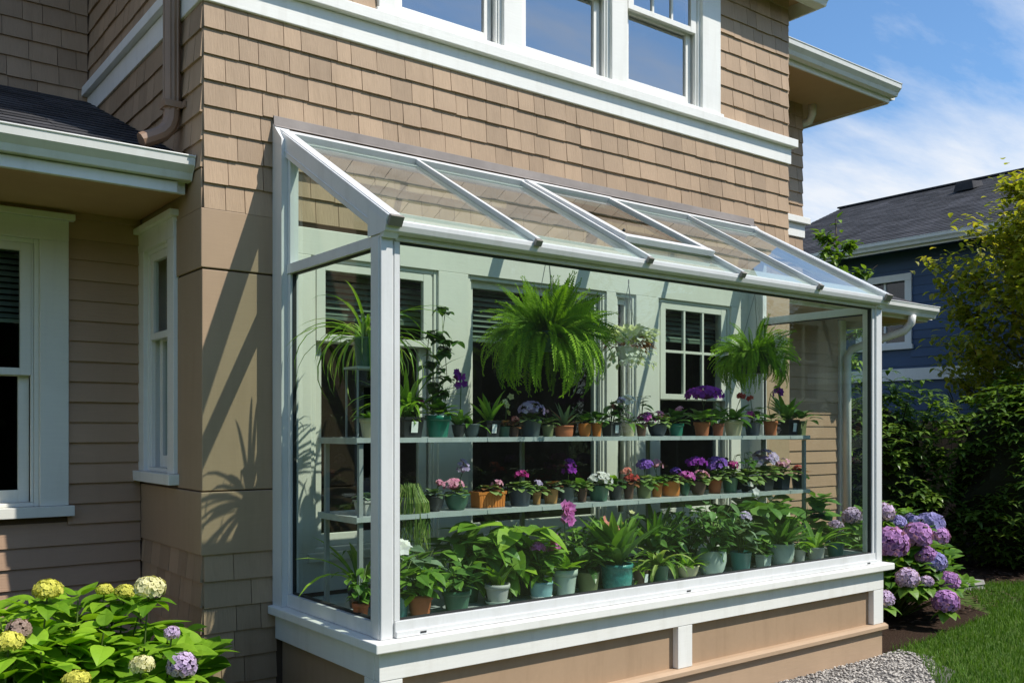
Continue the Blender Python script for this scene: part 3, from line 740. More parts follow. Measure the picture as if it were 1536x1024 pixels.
def spray(f, col, pts_, n, size, petals=5):
    """orchid style spray: blossoms strung along the last part of an arched stem"""
    sb = f.mb('stem', G['stem']); P_ = [V(p) for p in pts_]
    sb.tube(P_, 0.0028, 5); b = f.new('flower_cluster', F[col])
    for i in range(n):
        t = 0.55 + 0.45*i/max(1, n-1); x = t*(len(P_)-1); k = min(int(x), len(P_)-2); c = P_[k].lerp(P_[k+1], x-k)
        blossom(b, c + V((R.uniform(-1,1),R.uniform(-1,0.3),R.uniform(-1,1)))*size*0.8, (R.uniform(-.7,.7), -1, R.uniform(-.2,.5)), size*R.uniform(0.8,1.1), petals)
def frond(b, base, az, el, L, droop, pl, n=22, tint=None):
    d = sph(el, az); p = V(base); ax = d.cross(V((0,0,1))).normalized(); side = d.cross(V((R.gauss(0,.3), -0.75+R.gauss(0,.3), 0.7))).normalized(); t0 = R.random()*0.7 if tint is None else tint
    st = L/n
    for i in range(n+1):
        t = i/n; w = pl * (math.sin(PI*min(1, 0.12+0.9*t))**0.7 if t < 0.97 else 0.3) * R.uniform(0.85,1.1)
        nn = side.cross(d)
        for sg in (-1, 1):
            e = (side*sg*0.93 + d*0.36 - nn*0.18*R.uniform(0.2,1.6)).normalized(); q = p + e*w
            h = d*(st*0.8)
            b.add([p - h*0.7, p + e*w*0.55 - h*0.75 + nn*0.003, q + d*st*0.2, p + e*w*0.55 + h*0.75 + nn*0.003], [(0,1,2,3)], min(1, t0 + 0.3*t + R.uniform(-.1,.1)))
        rm = Matrix.Rotation(-droop/n*(0.6+0.8*t), 3, ax); d = (rm @ d).normalized(); side = rm @ side; p = p + d*st
def fern(f, n, L, pl, el=(-0.4,1.4), droop=(0.9,2.6), g='fern', nseg=22):
    b = f.mb('foliage', G[g])
    for i in range(n):
        az = 2.4*i + R.uniform(-0.3,0.3); e = el[0] + (el[1]-el[0])*R.random()
        frond(b, (0.05*math.cos(az), 0.05*math.sin(az), R.uniform(-0.02,0.03)), az, e, L*R.uniform(0.7,1.08), R.uniform(*droop), pl*R.uniform(0.8,1.1), nseg)
def pot_mesh(kind, r, h):
    mb = MB()
    if kind == 'round': mb.lathe([(r*0.70,0),(r*0.72,0.003),(r*0.91,h*0.76),(r*0.915,h*0.77),(r,h*0.775),(r*1.01,h),(r*0.93,h),(r*0.9,h*0.86)], 22)
    elif kind == 'plain': mb.lathe([(r*0.74,0),(r*0.76,0.003),(r*0.97,h*0.95),(r*1.0,h*0.96),(r*1.0,h),(r*0.94,h),(r*0.9,h*0.86)], 22)
    elif kind == 'belly': mb.lathe([(r*0.62,0),(r*0.66,0.004),(r*0.86,h*0.25),(r*0.99,h*0.55),(r*1.0,h*0.8),(r*0.95,h*0.98),(r*0.96,h),(r*0.9,h),(r*0.88,h*0.84)], 26)
    elif kind == 'bowl': mb.lathe([(r*0.55,0),(r*0.6,0.003),(r*0.82,h*0.4),(r*0.98,h*0.9),(r*1.02,h*0.94),(r*1.0,h),(r*0.92,h),(r*0.9,h*0.85)], 22)
    elif kind == 'drum': mb.lathe([(r*0.86,0),(r*0.9,0.004),(r*0.98,h*0.5),(r*0.98,h*0.84),(r*1.03,h*0.86),(r*1.03,h),(r*0.95,h),(r*0.93,h*0.86)], 26)
    elif kind == 'square': mb.lathe([(r*0.72,0),(r*0.74,0.002),(r*0.88,h*0.85),(r*0.93,h*0.86),(r*0.94,h),(r*0.86,h),(r*0.84,h*0.86)], 4, sq=True)
    elif kind == 'trough':
        mb.lathe([(r*0.86,0),(r*0.9,h*0.8),(r*0.97,h*0.81),(r*0.99,h),(r*0.93,h),(r*0.9,h*0.85)], 4, sq=True)
        for i, p in enumerate(mb.v): mb.v[i] = (p[0], p[1]*0.5, p[2])
        for k in range(-4, 5): x = k*r*0.19; mb.box(x-r*0.045, x+r*0.045, -r*0.465, -r*0.42, 0.004, h*0.8)
    return mb
def potted(u, w, h, kind, pm, build, label, Y, Z, group, tag=False, saucer=None, name='potted_plant', rotz=None, dY=0.0):
    x, k = onY(u, Y); r = w*k/2*0.98; hh = h*k
    t = thing(name, label, 'potted plant', (x, Y+dY, Z), group)
    zo = 0.0
    if saucer:
        mb = MB(); mb.lathe([(r*0.8,0),(r*0.98,0.02),(r*0.99,0.022),(r*0.9,0.022),(r*0.8,0.008)], 22); mb.build('saucer', M[saucer], t, smooth=True); zo = 0.009
    mb = pot_mesh(kind, r, hh); mb.v = [(a,b,c+zo) for a,b,c in mb.v]
    rz_ = 0.0 if kind in ('square','trough') else 0
    mb.build('pot', M['p_'+pm], t, smooth=kind not in ('square','trough'), bevel=0)
    mb = MB(); mb.lathe([(r*0.9,hh*0.80+zo),(r*0.5,hh*0.88+zo),(0.001,hh*0.9+zo)], 12 if kind not in ('square','trough') else 4, sq=kind in ('square','trough'))
    if kind == 'trough': mb.v = [(a,b*0.5,c) for a,b,c in mb.v]
    mb.build('soil', M['soil'], t)
    if tag:
        mb = MB(); mb.add([(-r*0.28,-r*0.86-0.004,hh*0.25),(r*0.3,-r*0.86-0.004,hh*0.25),(r*0.3,-r*0.97-0.004,hh*0.78),(-r*0.28,-r*0.97-0.004,hh*0.78)], [(0,1,2,3)])
        mb.build('tag', M['tag'], t)
    f = Foli(); build(f, k*1.12)
    for n, m, b in f.parts:
        if not b.v: continue
        b.v = [(a,c,d+hh*0.86+zo) for a,c,d in b.v]
        b.build(n, m, t, smooth=n == 'stem')
    return t

# ------------------------------------------------------------------ the potted plants, shelf by shelf
U1, U2, U3, U4 = 'potted plants on the upper shelf', 'potted plants on the lower shelf', 'potted plants on the floor of the glass box', 'large leafy plants behind the floor pots'
def violet(n=22, L=15, W=13, col=None, R_=11, nf=12, sz=4.2, h=13, g='violet', g2=None, dx=0):
    def b(f, k):
        rosette(f, g, n, L*k, W*k, h=7*k, g2=g2)
        if col: cluster(f, col, (dx*k, -4*k, h*k), R_*k, nf, sz*k)
    return b
def many(*fs):
    def b(f, k):
        for q in fs: q(f, k)
    return b
def st(g, n, L, W, el=(0.5,1.4), droop=(0.5,1.5), shape='strap'): return lambda f, k: straps(f, g, n, L*k, W*k, el, droop, 0.02, 6, shape)
def bu(g, n, r, H, L, W, shape='ovate', stems=5, g2=None, droop=0.9): return lambda f, k: bush(f, g, n, r*k, H*k, L*k, W*k, shape, stems=stems, g2=g2, droop=droop)
def cl(col, dx, h, r, n, s, petals=5, dy=0, flat=0.7): return lambda f, k: cluster(f, col, (dx*k, dy*k-0.01, h*k), r*k, n, s*k, petals, flat)
def sp(col, pts_, n, s): return lambda f, k: spray(f, col, [(a*k, -0.01, b*k) for a, b in pts_], n, s*k)
def ro(g, n, L, W, el=(0.05,0.9), shape='round', g2=None, h=6): return lambda f, k: rosette(f, g, n, L*k, W*k, el, h*k, shape, g2)
def trail(f, k):
    b = f.mb('foliage', G['pale'])
    for i in range(230):
        az = R.uniform(0, 2*PI); L = R.uniform(25, 72)*k; r = R.uniform(14, 27)*k
        p = [V((0,0,0.0)), V((math.cos(az)*r*0.6, math.sin(az)*r*0.6, R.uniform(6,22)*k)), V((math.cos(az)*r, math.sin(az)*r, -4*k)), V((math.cos(az)*r*1.1+R.uniform(-4,4)*k, math.sin(az)*r*1.05, -L*0.6)), V((math.cos(az)*r*1.1+R.uniform(-8,8)*k, math.sin(az)*r, -L))]
        b.tube(p, 0.0019, 3, R.random())
def vine(f, k):
    sb = f.mb('stem', G['stem']); b = f.mb('foliage', G['dark'])
    for j in range(5):
        x = 8*j-10; p = [V((0,0,0))]
        for i in range(1, 9): p.append(V(((x*i/8 + R.uniform(-9,9))*k, R.uniform(-6,10)*k, i*R.uniform(13,19)*k)))
        sb.tube(p, 0.0022, 4)
        for q in p[1:]:
            for _ in range(3):
                az = R.uniform(0, 2*PI); leaf(b, q, sph(R.uniform(-.4,.5), az), 17*k*R.uniform(.7,1.2), 16*k, 0.7, 0.15, 'heart', 4)
YUp = 4.20
UPPER = [
 (612,40,31,'square','black',many(bu('mid',26,20,34,24,14,g2='lime'), st('lime',20,120,7,(0.9,1.5),(0.6,2.0)), cl('magenta',16,26,4,5,5)),'black square tagged pot with tall grassy blades at the left end of the upper shelf',True),
 (657,40,33,'round','emerald',many(ro('lime',16,26,17,(0.3,1.2),'ovate',h=8), vine),'glossy emerald pot with broad lime leaves and a climbing vine on the upper shelf',False),
 (688,22,19,'bowl','black',many(st('mid',9,36,9), sp('purple',[(0,0),(1,25),(2,50),(1,66),(-5,72)],8,6.5)),'small black bowl with a tall deep purple orchid on the upper shelf',False),
 (707,28,20,'bowl','slate',st('mid',10,34,8,(0.3,1.2)),'slate grey bowl with arching green straps beside the deep purple orchid',False),
 (733,30,25,'square','black',st('lime',12,52,7,(0.9,1.5),(0.2,0.9)),'black tagged pot with upright pale green blades, left of the small green pot',True),
 (756,19,16,'plain','green',many(ro('red',9,14,7,(0.2,1.0),'ovate'), sp('creamy',[(0,0),(2,22),(4,42)],5,5)),'small green pot with one pale yellow bloom on a thin stem',False),
 (771,16,15,'plain','brown',many(ro('red',12,13,8,(0.1,0.9)), cl('salmon',0,12,4,6,3.2)),'little brown pot of reddish leaves on the upper shelf',False),
 (795,36,26,'plain','slate',violet(22,15,13,'lilac',15,26,4.2,15),'slate pot heaped with pale lilac violets on the upper shelf below the large fern',False),
 (822,20,18,'round','olive',many(ro('violet',13,16,9,(0.2,1.0),'ovate'), cl('pink',-6,20,4,4,3.5)),'olive green pot with low leaves beside the pale lilac violets',False),
 (846,29,17,'drum','terracotta',many(st('grey',10,40,6,(0.6,1.4),(0.1,0.7)), st('red',5,32,8,(0.6,1.3),(0.1,0.6))),'ridged terracotta pot with a spiky grey and red rosette on the upper shelf',False),
 (877,20,20,'belly','orange',ro('mid',12,20,10,(0.2,1.1),'ovate'),'bright orange rounded pot, left one of the touching orange pair',False),
 (895,17,21,'round','orange',ro('dark',12,24,12,(0.2,1.1),'ovate'),'bright orange rimmed pot, right one of the touching orange pair',False),
 (917,25,22,'square','charcoal',many(bu('dark',26,20,32,20,11), cl('salmon',3,22,4,5,4)),'charcoal tagged pot with dark leaves right of the orange pair',True),
 (943,22,21,'plain','cream',many(st('mid',9,30,7,(0.3,1.2)), cl('white',-4,30,9,12,4.6), cl('lilac',-16,30,5,6,4.5)),'beige pot topped with white and lilac flowers on the upper shelf',False),
 (962,17,20,'round','brown',many(bu('dark',14,12,45,16,8,stems=3), cl('orchid',8,8,10,16,4)),'olive brown pot spilling orchid pink flowers on the upper shelf',False),
 (986,32,19,'bowl','navy',violet(20,16,12,'pink',9,7,4,11),'wide dark blue bowl of speckled leaves and pink buds on the upper shelf',False),
 (1014,25,19,'round','emerald',many(ro('dark',14,24,15,(0.3,1.2),'ovate'), cl('pink',6,20,5,7,3.6)),'emerald pot with upright dark spoon leaves right of the wide blue bowl',False),
 (1053,26,21,'round','terracotta',many(ro('mid',15,28,15,(0.2,1.1),'ovate'), cl('purple',4,38,22,44,5.2,flat=0.45)),'terracotta pot under the large magenta purple flower head on the upper shelf',False),
 (1077,19,19,'round','brick',ro('dark',12,26,13,(0.4,1.2),'ovate'),'brick red pot half hidden beside the large magenta purple flower head',False),
 (1100,30,24,'round','cream',many(st('mid',14,38,10,(0.4,1.3)), cl('red',14,34,5,7,4)),'cream rimmed pot with dark arching straps on the upper shelf',False),
 (1129,25,20,'plain','navy',many(bu('mid',22,15,26,15,10), cl('magenta',-8,12,5,6,4.5), cl('red',-6,34,3,3,4)),'dark navy pot with a crimson bloom at its rim on the upper shelf',False),
 (1156,22,22,'round','terracotta',many(ro('violet',12,17,11,(0.1,1.0)), sp('purple',[(0,0),(-8,22),(-2,40),(10,48),(20,42)],9,5)),'terracotta pot with an arching purple orchid spray near the right end of the upper shelf',False),
 (1181,28,24,'square','black',st('mid',14,46,11,(0.6,1.4),(0.2,0.8)),'black tagged square pot with tall strap leaves near the right end of the upper shelf',True),
 (1200,16,22,'square','olive',ro('dark',11,24,13,(0.2,1.1),'ovate'),'olive square pot at the very right end of the upper shelf',False)]
for (u,w,h,kd,pm,b,lab,tg) in UPPER:
    potted(u,w,h,kd,pm,b,lab,YUp + R.uniform(-0.01,0.03),ZU+0.001,U1,tg)
LOWER = [
 (614,34,24,'round','grey',trail,'grey pot of trailing thin pencil stems hanging over the lower shelf',False),
 (650,36,23,'bowl','black',many(ro('grey',14,18,11,(0.1,1.0),'ovate'), cl('pink',8,18,6,10,3.6)),'black bowl with grey leaves beside the trailing pencil stems',False),
 (685,40,24,'bowl','green',many(ro('violet',16,16,11), cl('pink',-6,13,12,18,3.6), cl('lilac',9,36,7,16,4.2,flat=1.5)),'dark green bowl with a tall lilac spike on the lower shelf',False),
 (732,54,24,'trough','orange',many(ro('violet',30,17,11,(0.05,0.8),g2='red'), cl('pink',14,12,6,9,3.6)),'ribbed orange rectangular planter on the lower shelf',False),
 (780,37,25,'plain','navy',violet(26,18,11,'magenta',7,9,4.2,22),'navy pot with variegated leaves and a few magenta blooms on the lower shelf',False),
 (805,15,20,'round','amber',many(ro('violet',13,15,9,(0,0.8)), cl('lilac',0,12,5,8,3.4)),'small amber pot between the navy and tan pots on the lower shelf',False),
 (826,25,22,'plain','amber',ro('red',22,15,9,(0.1,1.0),g2='grey'),'tan pot of bronze frilled leaves on the lower shelf',False),
 (851,24,24,'plain','slate',many(ro('violet',16,15,10), cl('purple',2,26,7,10,5.2,flat=1.6)),'slate pot with one upright purple spike on the lower shelf',False),
 (873,17,21,'round','brown',many(ro('violet',12,14,9), lambda f,k: leaf(f.mb('foliage',G['mid']),(0,0,0.0),(-0.3,-0.2,1),34*k,14*k,1.1,0.2,'ovate',5)),'small brown pot with one large nodding leaf on the lower shelf',False),
 (898,33,23,'plain','green',violet(24,17,12,'white',14,24,4.2,9),'green pot covered in white violets on the lower shelf',False),
 (923,23,22,'plain','charcoal',many(ro('dark',16,15,9), lambda f,k: leaf(f.mb('foliage',G['lime']),(0,0,0.0),(-0.15,-0.1,1),38*k,9*k,1.6,0.3,'strap',6)),'charcoal pot with one curling green blade on the lower shelf',False),
 (943,18,24,'round','brown',many(ro('red',15,14,8,(0,0.8)), cl('red',4,7,9,12,4), cl('salmon',-6,18,6,8,4)),'olive brown pot with red and salmon flowers on the lower shelf',False),
 (966,26,25,'plain','olive',many(ro('violet',20,17,11,(-0.2,0.9)), cl('violet',0,24,9,14,4.8)),'olive pot with deep violet flowers over spreading leaves on the lower shelf',False),
 (985,19,21,'round','orange',many(ro('mid',13,15,9), cl('pink',-4,26,8,14,4.4)),'plain orange pot with light pink flowers on the lower shelf',False),
 (1006,29,23,'drum','orange',many(ro('violet',22,17,9,(0.1,0.7)), cl('violet',8,14,6,9,3.8)),'carved orange pot of flat green leaves on the lower shelf',False),
 (1027,15,19,'belly','green',violet(12,12,9,'orchid',9,14,3.8,10),'little green vase pot with orchid pink flowers on the lower shelf',False),
 (1047,27,21,'bowl','brown',many(violet(22,15,10,'pink',10,12,3.4,8), cl('purple',-6,26,12,16,4.8,flat=0.5)),'wide brown bowl of violets left of the terracotta pot on the lower shelf',False),
 (1072,24,22,'round','terracotta',violet(22,19,13,'violet',13,18,5.6,20),'terracotta pot with large blue violet flowers on the lower shelf',False),
 (1095,25,23,'plain','green',many(violet(22,19,12,'magenta',7,8,4.4,18), bu('dark',12,14,34,12,9)),'dark green pot with crimson flowers and leaves over its edge on the lower shelf',False),
 (1120,27,22,'square','black',many(ro('violet',20,20,13,(-0.1,0.9)), bu('dark',12,14,36,14,10)),'black square pot of mottled leaves without flowers on the lower shelf',False),
 (1145,27,22,'square','charcoal',violet(24,21,14,'lilac',15,22,5.4,24),'charcoal square pot with a mass of pale blue lilac flowers on the lower shelf',False),
 (1171,24,22,'square','navy',violet(22,20,12,'pink',10,7,4,16),'navy square pot with drooping leaves and dusty pink buds on the lower shelf',False),
 (1197,21,20,'plain','black',many(ro('dark',12,14,9), cl('red',-2,9,7,8,4), lambda f,k: leaf(f.mb('foliage',G['rust']),(0.02,0,0.02),(1,-0.2,0.25),24*k,11*k,0.2,0.2,'ovate',4)),'black pot with small red blooms at the right end of the lower shelf',False)]
for (u,w,h,kd,pm,b,lab,tg) in LOWER:
    potted(u,w,h,kd,pm,b,lab,YUp + R.uniform(-0.01,0.03) - (0.045 if u == 614 else 0),ZL+0.001,U2,tg)
YF, ZF = 3.96, 0.681
FLOOR = [
 (541,26,32,'round','terracotta',bu('mid',46,26,60,20,11),'weathered terracotta pot with small leaved shrub behind the left end pane',False,None),
 (599,30,35,'plain','teal',many(bu('mid',30,26,55,30,20), cl('white',2,66,12,7,12,flat=0.5)),'teal pot with a large white bloom beside the left corner post',False,None),
 (630,40,34,'round','terracotta',many(bu('mid',34,30,48,30,18,g2='lime')),'terracotta pot with oval leaves on the floor of the glass box',False,None),
 (685,45,33,'round','green',bu('dark',30,28,42,28,17,g2='mid'),'wide green pot with dark spoon leaves on the floor left of the greyish white pot',False,None),
 (746,39,29,'round','grey',st('lime',14,44,17,(0.9,1.5),(0.1,0.6),'ovate'),'greyish white pot on a saucer with upright lime leaves',False,'p_celadon'),
 (812,35,25,'drum','paleblue',many(bu('mid',22,20,60,26,14,stems=3), cl('orchid',-8,48,8,9,5)),'pale blue pot on a white saucer with a few pink blooms',False,'p_whitepot'),
 (848,38,40,'round','celadon',many(st('lime',9,44,15,(0.4,1.2),(0.4,0.9),'ovate'), sp('orchid',[(0,0),(-2,40),(-4,68),(0,92),(4,70)],24,7.5), sp('orchid',[(0,0),(-8,30),(-20,44),(-28,36)],12,7)),'tall celadon pot with two pink orchid sprays',False,None),
 (882,36,32,'plain','olive',bu('dark',28,22,55,28,16),'dark olive pot with grey green leaves between celadon and turquoise pots',False,None),
 (925,49,38,'drum','turquoise',many(st('mid',34,88,20,(0.85,1.5),(0.2,0.9),'ovate'), sp('salmon',[(0,0),(-10,30),(-20,52),(-24,58)],3,11), cl('creamy',8,55,2,1,6), cl('creamy',26,70,2,1,6)),'textured turquoise ceramic pot with tall glossy lance leaves and one salmon flower',False,None),
 (961,24,24,'plain','brown',st('lime',10,26,5),'short brown tagged pot right of the turquoise ceramic pot',True,None),
 (989,30,27,'plain','green',st('pale',26,66,7,(0.4,1.4),(1.0,2.4)),'green pot of arching yellow green spider plant',False,None),
 (1031,37,19,'bowl','cream',st('lime',26,34,7,(0.4,1.4),(0.6,1.6)),'low cream bowl of short grassy leaves',False,None),
 (1067,46,37,'belly','celadon',many(bu('dark',90,42,78,20,11,stems=7), lambda f,k: [f.mb('trunk',M['bark']).tube([(0.0,0,0),(-10*k+8*k*i,0,22*k),(-20*k+12*k*i,0.01,58*k)],[0.007,0.006,0.003],6) for i in range(3)]),'round celadon pot with a small bare stemmed fig tree',False,None),
 (1111,34,30,'plain','teal',many(bu('grey',34,26,54,24,14,g2='dark'), cl('lilac',6,50,7,9,4.5)),'dull teal pot of silvery green leaves right of the round celadon pot',False,None),
 (1145,20,21,'square','celadon',bu('dark',18,14,22,18,10),'small square celadon pot between the teal and tall celadon pots',False,None),
 (1171,41,33,'belly','celadon',st('dark',34,66,9,(0.5,1.4),(0.2,0.8)),'celadon pot with a spiky dark dracaena near the right corner',False,None),
 (1199,19,20,'plain','grey',bu('mid',16,16,26,16,9),'small grey pot between the dracaena and the clear jar',False,None),
 (1224,27,21,'plain','grey',st('lime',16,58,8,(0.5,1.4),(0.5,1.4)),'smoky jar with long curving grass blades near the right corner',False,None),
 (1253,28,24,'round','teal',bu('dark',22,22,30,20,12,g2='mid'),'bright teal pot in the right corner of the glass box',False,None)]
for (u,w,h,kd,pm,b,lab,tg,sc) in FLOOR:
    potted(u,w,h,kd,pm,b,lab,YF + R.uniform(-0.015,0.03),ZF,U3,tg,sc)
# big foliage behind the floor pots, under the lower shelf
BACK = [
 (628,34,30,'plain','charcoal',bu('mid',50,44,70,30,22,g2='grey'),'charcoal pot of grey green foliage behind the terracotta floor pot'),
 (700,44,34,'plain','green',bu('dark',90,52,74,30,22,'heart',g2='mid'),'green tub with dark heart leaves behind the wide green floor pot'),
 (745,44,32,'plain','black',bu('lime',150,62,82,44,34,'heart',stems=8,g2='mid'),'black tub overflowing with bright lime heart leaves'),
 (790,40,32,'plain','charcoal',bu('lime',60,36,66,34,26,'heart',stems=6),'charcoal tub of lime foliage behind the pale blue floor pot'),
 (862,40,32,'plain','black',bu('mid',190,46,74,15,8,stems=8),'black tub of dark feathery leaves behind the pink orchid'),
 (905,40,32,'plain','slate',bu('dark',70,44,68,30,18),'slate tub of dark leaves behind the turquoise ceramic pot'),
 (985,40,32,'plain','black',many(st('mid',30,84,10,(0.7,1.5),(0.2,1.2)), bu('dark',60,50,60,26,14)),'black tub of mixed green leaves behind the spider plant'),
 (1030,40,32,'plain','charcoal',bu('dark',200,46,72,14,9,stems=8),'charcoal tub of small dark leaves behind the cream bowl'),
 (1100,44,34,'plain','slate',bu('mid',110,48,66,26,24,'round',g2='dark'),'slate tub of round mid green leaves behind the silvery teal pot'),
 (1140,44,34,'plain','black',many(bu('mid',100,44,66,32,30,'round',g2='lime'), cl('white',-20,66,18,5,7), cl('white',14,54,10,4,8)),'black tub of big round leaves with white blooms behind the dracaena'),
 (1215,34,28,'plain','charcoal',bu('mid',40,30,62,30,22,'round'),'charcoal tub of round leaves beside the right rack post')]
for (u,w,h,kd,pm,b,lab) in BACK:
    potted(u,w,h,kd,pm,b,lab,4.16,ZF,U4)
# left-hand stand with the tall spider plant and the pots seen through the end pane
x, k = onY(536, 4.25)
x = 2.33
t = thing('plant_stand', 'small wire stand lifting the arching plant above the upper shelf', 'plant stand', (x, 4.26, ZU+0.004))
mb = MB(); mb.box(-0.08, 0.10, -0.07, 0.07, 0.345, 0.357); mb.build('top', M['galv'], t)
for sx in (-0.07, 0.09):
    for sy in (-0.06, 0.06): mb = MB(); mb.box(sx-0.004, sx+0.004, sy-0.004, sy+0.004, 0, 0.344); mb.build('leg', M['steel'], t)
def arch(f, k):
    straps(f, 'lime', 36, 0.54, 0.017, (0.5,1.45), (1.2,2.9), 0.03, 8); straps(f, 'pale', 20, 0.50, 0.015, (0.3,1.4), (1.4,3.0), 0.03, 8)
def placed(x, y, z, rr, hh, kind, pm, b, lab, group=None):
    u = 536; global onY
    sv = onY; onY = lambda uu, YY: (x, 0.0033)
    r = potted(u, rr*2/0.0033, hh/0.0033, kind, pm, b, lab, y, z, group)
    onY = sv; return r
placed(x+0.01, 4.26, ZU+0.362, 0.066, 0.15, 'plain', 'green', arch, 'dark green pot of long arching blades on the wire stand')
placed(x-0.0, 4.20, ZU+0.001, 0.055, 0.10, 'round', 'cream', many(st('mid',8,40,8)), 'cream pot standing beneath the wire stand at the left end')
placed(2.34, 4.22, ZL+0.001, 0.07, 0.075, 'square', 'grey', ro('grey',16,20,11), 'grey square pot at the left end of the lower shelf')
placed(2.36, 4.36, ZF, 0.07, 0.11, 'plain', 'black', st('lime',8,130,10,(0.9,1.5),(0.6,1.8)), 'black pot of tall bent canes in the left rear corner')

# hanging plants
def wires(t, pts_, top):
    mb = MB()
    for p in pts_: mb.tube([p, (0,0,top)], 0.0026, 4)
    mb.tube([(0,0,top),(0,0,top+0.03)], 0.004, 5)
    mb.build('wire', M['wire'], t)
def hanging(u, Y, z, label, potk, r, h, pm, top, build, name='hanging_basket'):
    x, k = onY(u, Y); t = thing(name, label, 'hanging plant', (x, Y, z))
    mb = pot_mesh(potk, r, h); mb.build('pot', M['p_'+pm], t, smooth=True)
    mb = MB(); mb.lathe([(r*0.9,h*0.82),(0.001,h*0.9)], 12); mb.build('soil', M['soil'], t)
    wires(t, [(r*math.cos(a), r*math.sin(a), h) for a in (0.4, 2.5, 4.6)], top)
    f = Foli(); build(f, k)
    for n, m, b in f.parts:
        b.v = [(a,c,d+h*0.9) for a,c,d in b.v]; b.build(n, m, t)
    return t
def bigfern(f, k):
    fern(f, 50, 0.40, 0.047, (0.0,1.3), (0.4,1.5), nseg=26); fern(f, 105, 0.46, 0.047, (-0.4,0.7), (1.4,2.4), nseg=28); fern(f, 50, 0.34, 0.042, (0.7,1.55), (0.1,0.7), nseg=24)
hanging(822, 4.20, 2.06, 'large bushy fern hanging in the middle of the glass box', 'round', 0.09, 0.11, 'green', 0.58, bigfern, 'hanging_fern')
def smallfern(f, k):
    fern(f, 120, 0.28, 0.036, (0.0,1.5), (0.5,1.8), nseg=22); fern(f, 110, 0.33, 0.036, (-0.2,0.8), (1.6,2.7), nseg=22)
hanging(1132, 4.22, 2.0, 'smaller fern in a dark pot hanging near the right end', 'plain', 0.115, 0.13, 'black', 0.56, smallfern, 'hanging_fern')
def silver(f, k):
    b = f.mb('foliage', G['silver'])
    for i in range(430):
        az = R.uniform(0,2*PI); r = R.uniform(0.02,0.165); leaf(b, (r*math.cos(az), r*math.sin(az), R.uniform(0.05,0.12)), sph(R.uniform(-.2,1.2),az), 0.05, 0.035, 0.7, 0.2, 'round', 3)
    for i in range(80):
        az = R.uniform(0,2*PI); r = R.uniform(0.11,0.16); leaf(b, (r*math.cos(az), r*math.sin(az), R.uniform(-0.11,0.0)), sph(R.uniform(-.9,.3),az), 0.045, 0.025, 0.7, 0.2, 'round', 3)
    b = f.mb('dry_foliage', G['rust'])
    for i in range(120):
        az = R.uniform(0,2*PI); r = R.uniform(0.08,0.15); leaf(b, (r*math.cos(az), r*math.sin(az), R.uniform(0.0,0.06)), sph(R.uniform(-.4,.7),az), 0.045, 0.025, 0.7, 0.2, 'ovate', 3)
hanging(943, 4.30, 2.03, 'hanging basket of silvery and rust coloured leaves between the two ferns', 'bowl', 0.085, 0.10, 'whitepot', 0.50, silver)

# ------------------------------------------------------------------ hydrangeas
def head(t, c, r, col, flat=0.85, n=None, label=None):
    mb = MB(); c = V(c); n = n or int(110 + 40*R.random())
    for i in range(n):
        z = 1 - 2*(i+0.5)/n*0.82; a = 2.39996*i; q = math.sqrt(max(0, 1-z*z)); d = V((q*math.cos(a), q*math.sin(a), z))
        d = (d + V((R.uniform(-.12,.12), R.uniform(-.12,.12), R.uniform(-.12,.12)))).normalized()
        blossom(mb, c + V((d.x*r, d.y*r, d.z*r*flat))*R.uniform(0.92,1.05), d + V((R.uniform(-.35,.35), R.uniform(-.35,.35), R.uniform(-.35,.35))), r*0.215*R.uniform(0.85,1.15), 4, tint=R.uniform(0.55,1.0), cup=0.1)
    for lay in (0.84,):
        vs = []; fs = []
        for i in range(7):
            for j in range(12):
                e = PI*(i/6) - PI/2; vs.append(c + V((math.cos(e)*math.cos(j*PI/6), math.cos(e)*math.sin(j*PI/6), math.sin(e)*flat))*r*lay)
        for i in range(6):
            for j in range(12): fs.append((i*12+j, i*12+(j+1)%12, (i+1)*12+(j+1)%12, (i+1)*12+j))
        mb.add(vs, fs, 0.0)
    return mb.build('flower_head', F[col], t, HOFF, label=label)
def hleaf(mb, p, d, L, droop=0.6, roll=0.0): leaf(mb, p, d, L, L*0.70, droop, 0.16, 'ovate', 7, roll=roll)
HOFF = (0.95, 4.55, 0)
hyd = thing('hydrangea_bush', 'hydrangea with lime leaves and pale yellow and lilac heads below the left window', 'shrub', HOFF)
lm = MB(); sm = MB()
def hyd_fill(lm, sm, cx, cy, rx_, ry_, H, nst, nl, Lf, seed):
    r = random.Random(seed); tips = []
    for i in range(nst):
        a = 2.4*i; q = math.sqrt((i+0.5)/nst)
        tx, ty = cx + rx_*q*math.cos(a), cy + ry_*q*math.sin(a); hz = H*(1 - 0.45*q*q)*r.uniform(0.86,1.06)
        p = [V((cx + 0.25*rx_*q*math.cos(a), cy + 0.25*ry_*q*math.sin(a), 0)), V((cx + 0.7*rx_*q*math.cos(a), cy + 0.7*ry_*q*math.sin(a), hz*0.55)), V((tx, ty, hz))]
        sm.tube(p, [0.007,0.006,0.004], 5); tips.append(p)
        out = V((math.cos(a), math.sin(a), 0))*q
        for lev in range(nl):
            t = 1 - lev*0.13; b = p[1].lerp(p[2], max(0, t*2-1)) if t > .5 else p[0].lerp(p[1], t*2)
            az0 = r.uniform(0, PI) + lev*PI/2
            for s in range(2 if lev else 4):
                az = az0 + s*(PI if lev else PI/2)
                d = (sph(r.uniform(0.1,0.75), az) + out*0.45).normalized()
                L = Lf*r.uniform(0.75,1.15)*(0.62 if lev == 0 else 1)
                hleaf(lm, b + d*0.03, d, L, r.uniform(0.15,0.9), r.uniform(-.35,.35))
    return tips
hyd_fill(lm, sm, 0.96, 4.48, 0.66, 0.52, 0.87, 58, 5, 0.20, 5)
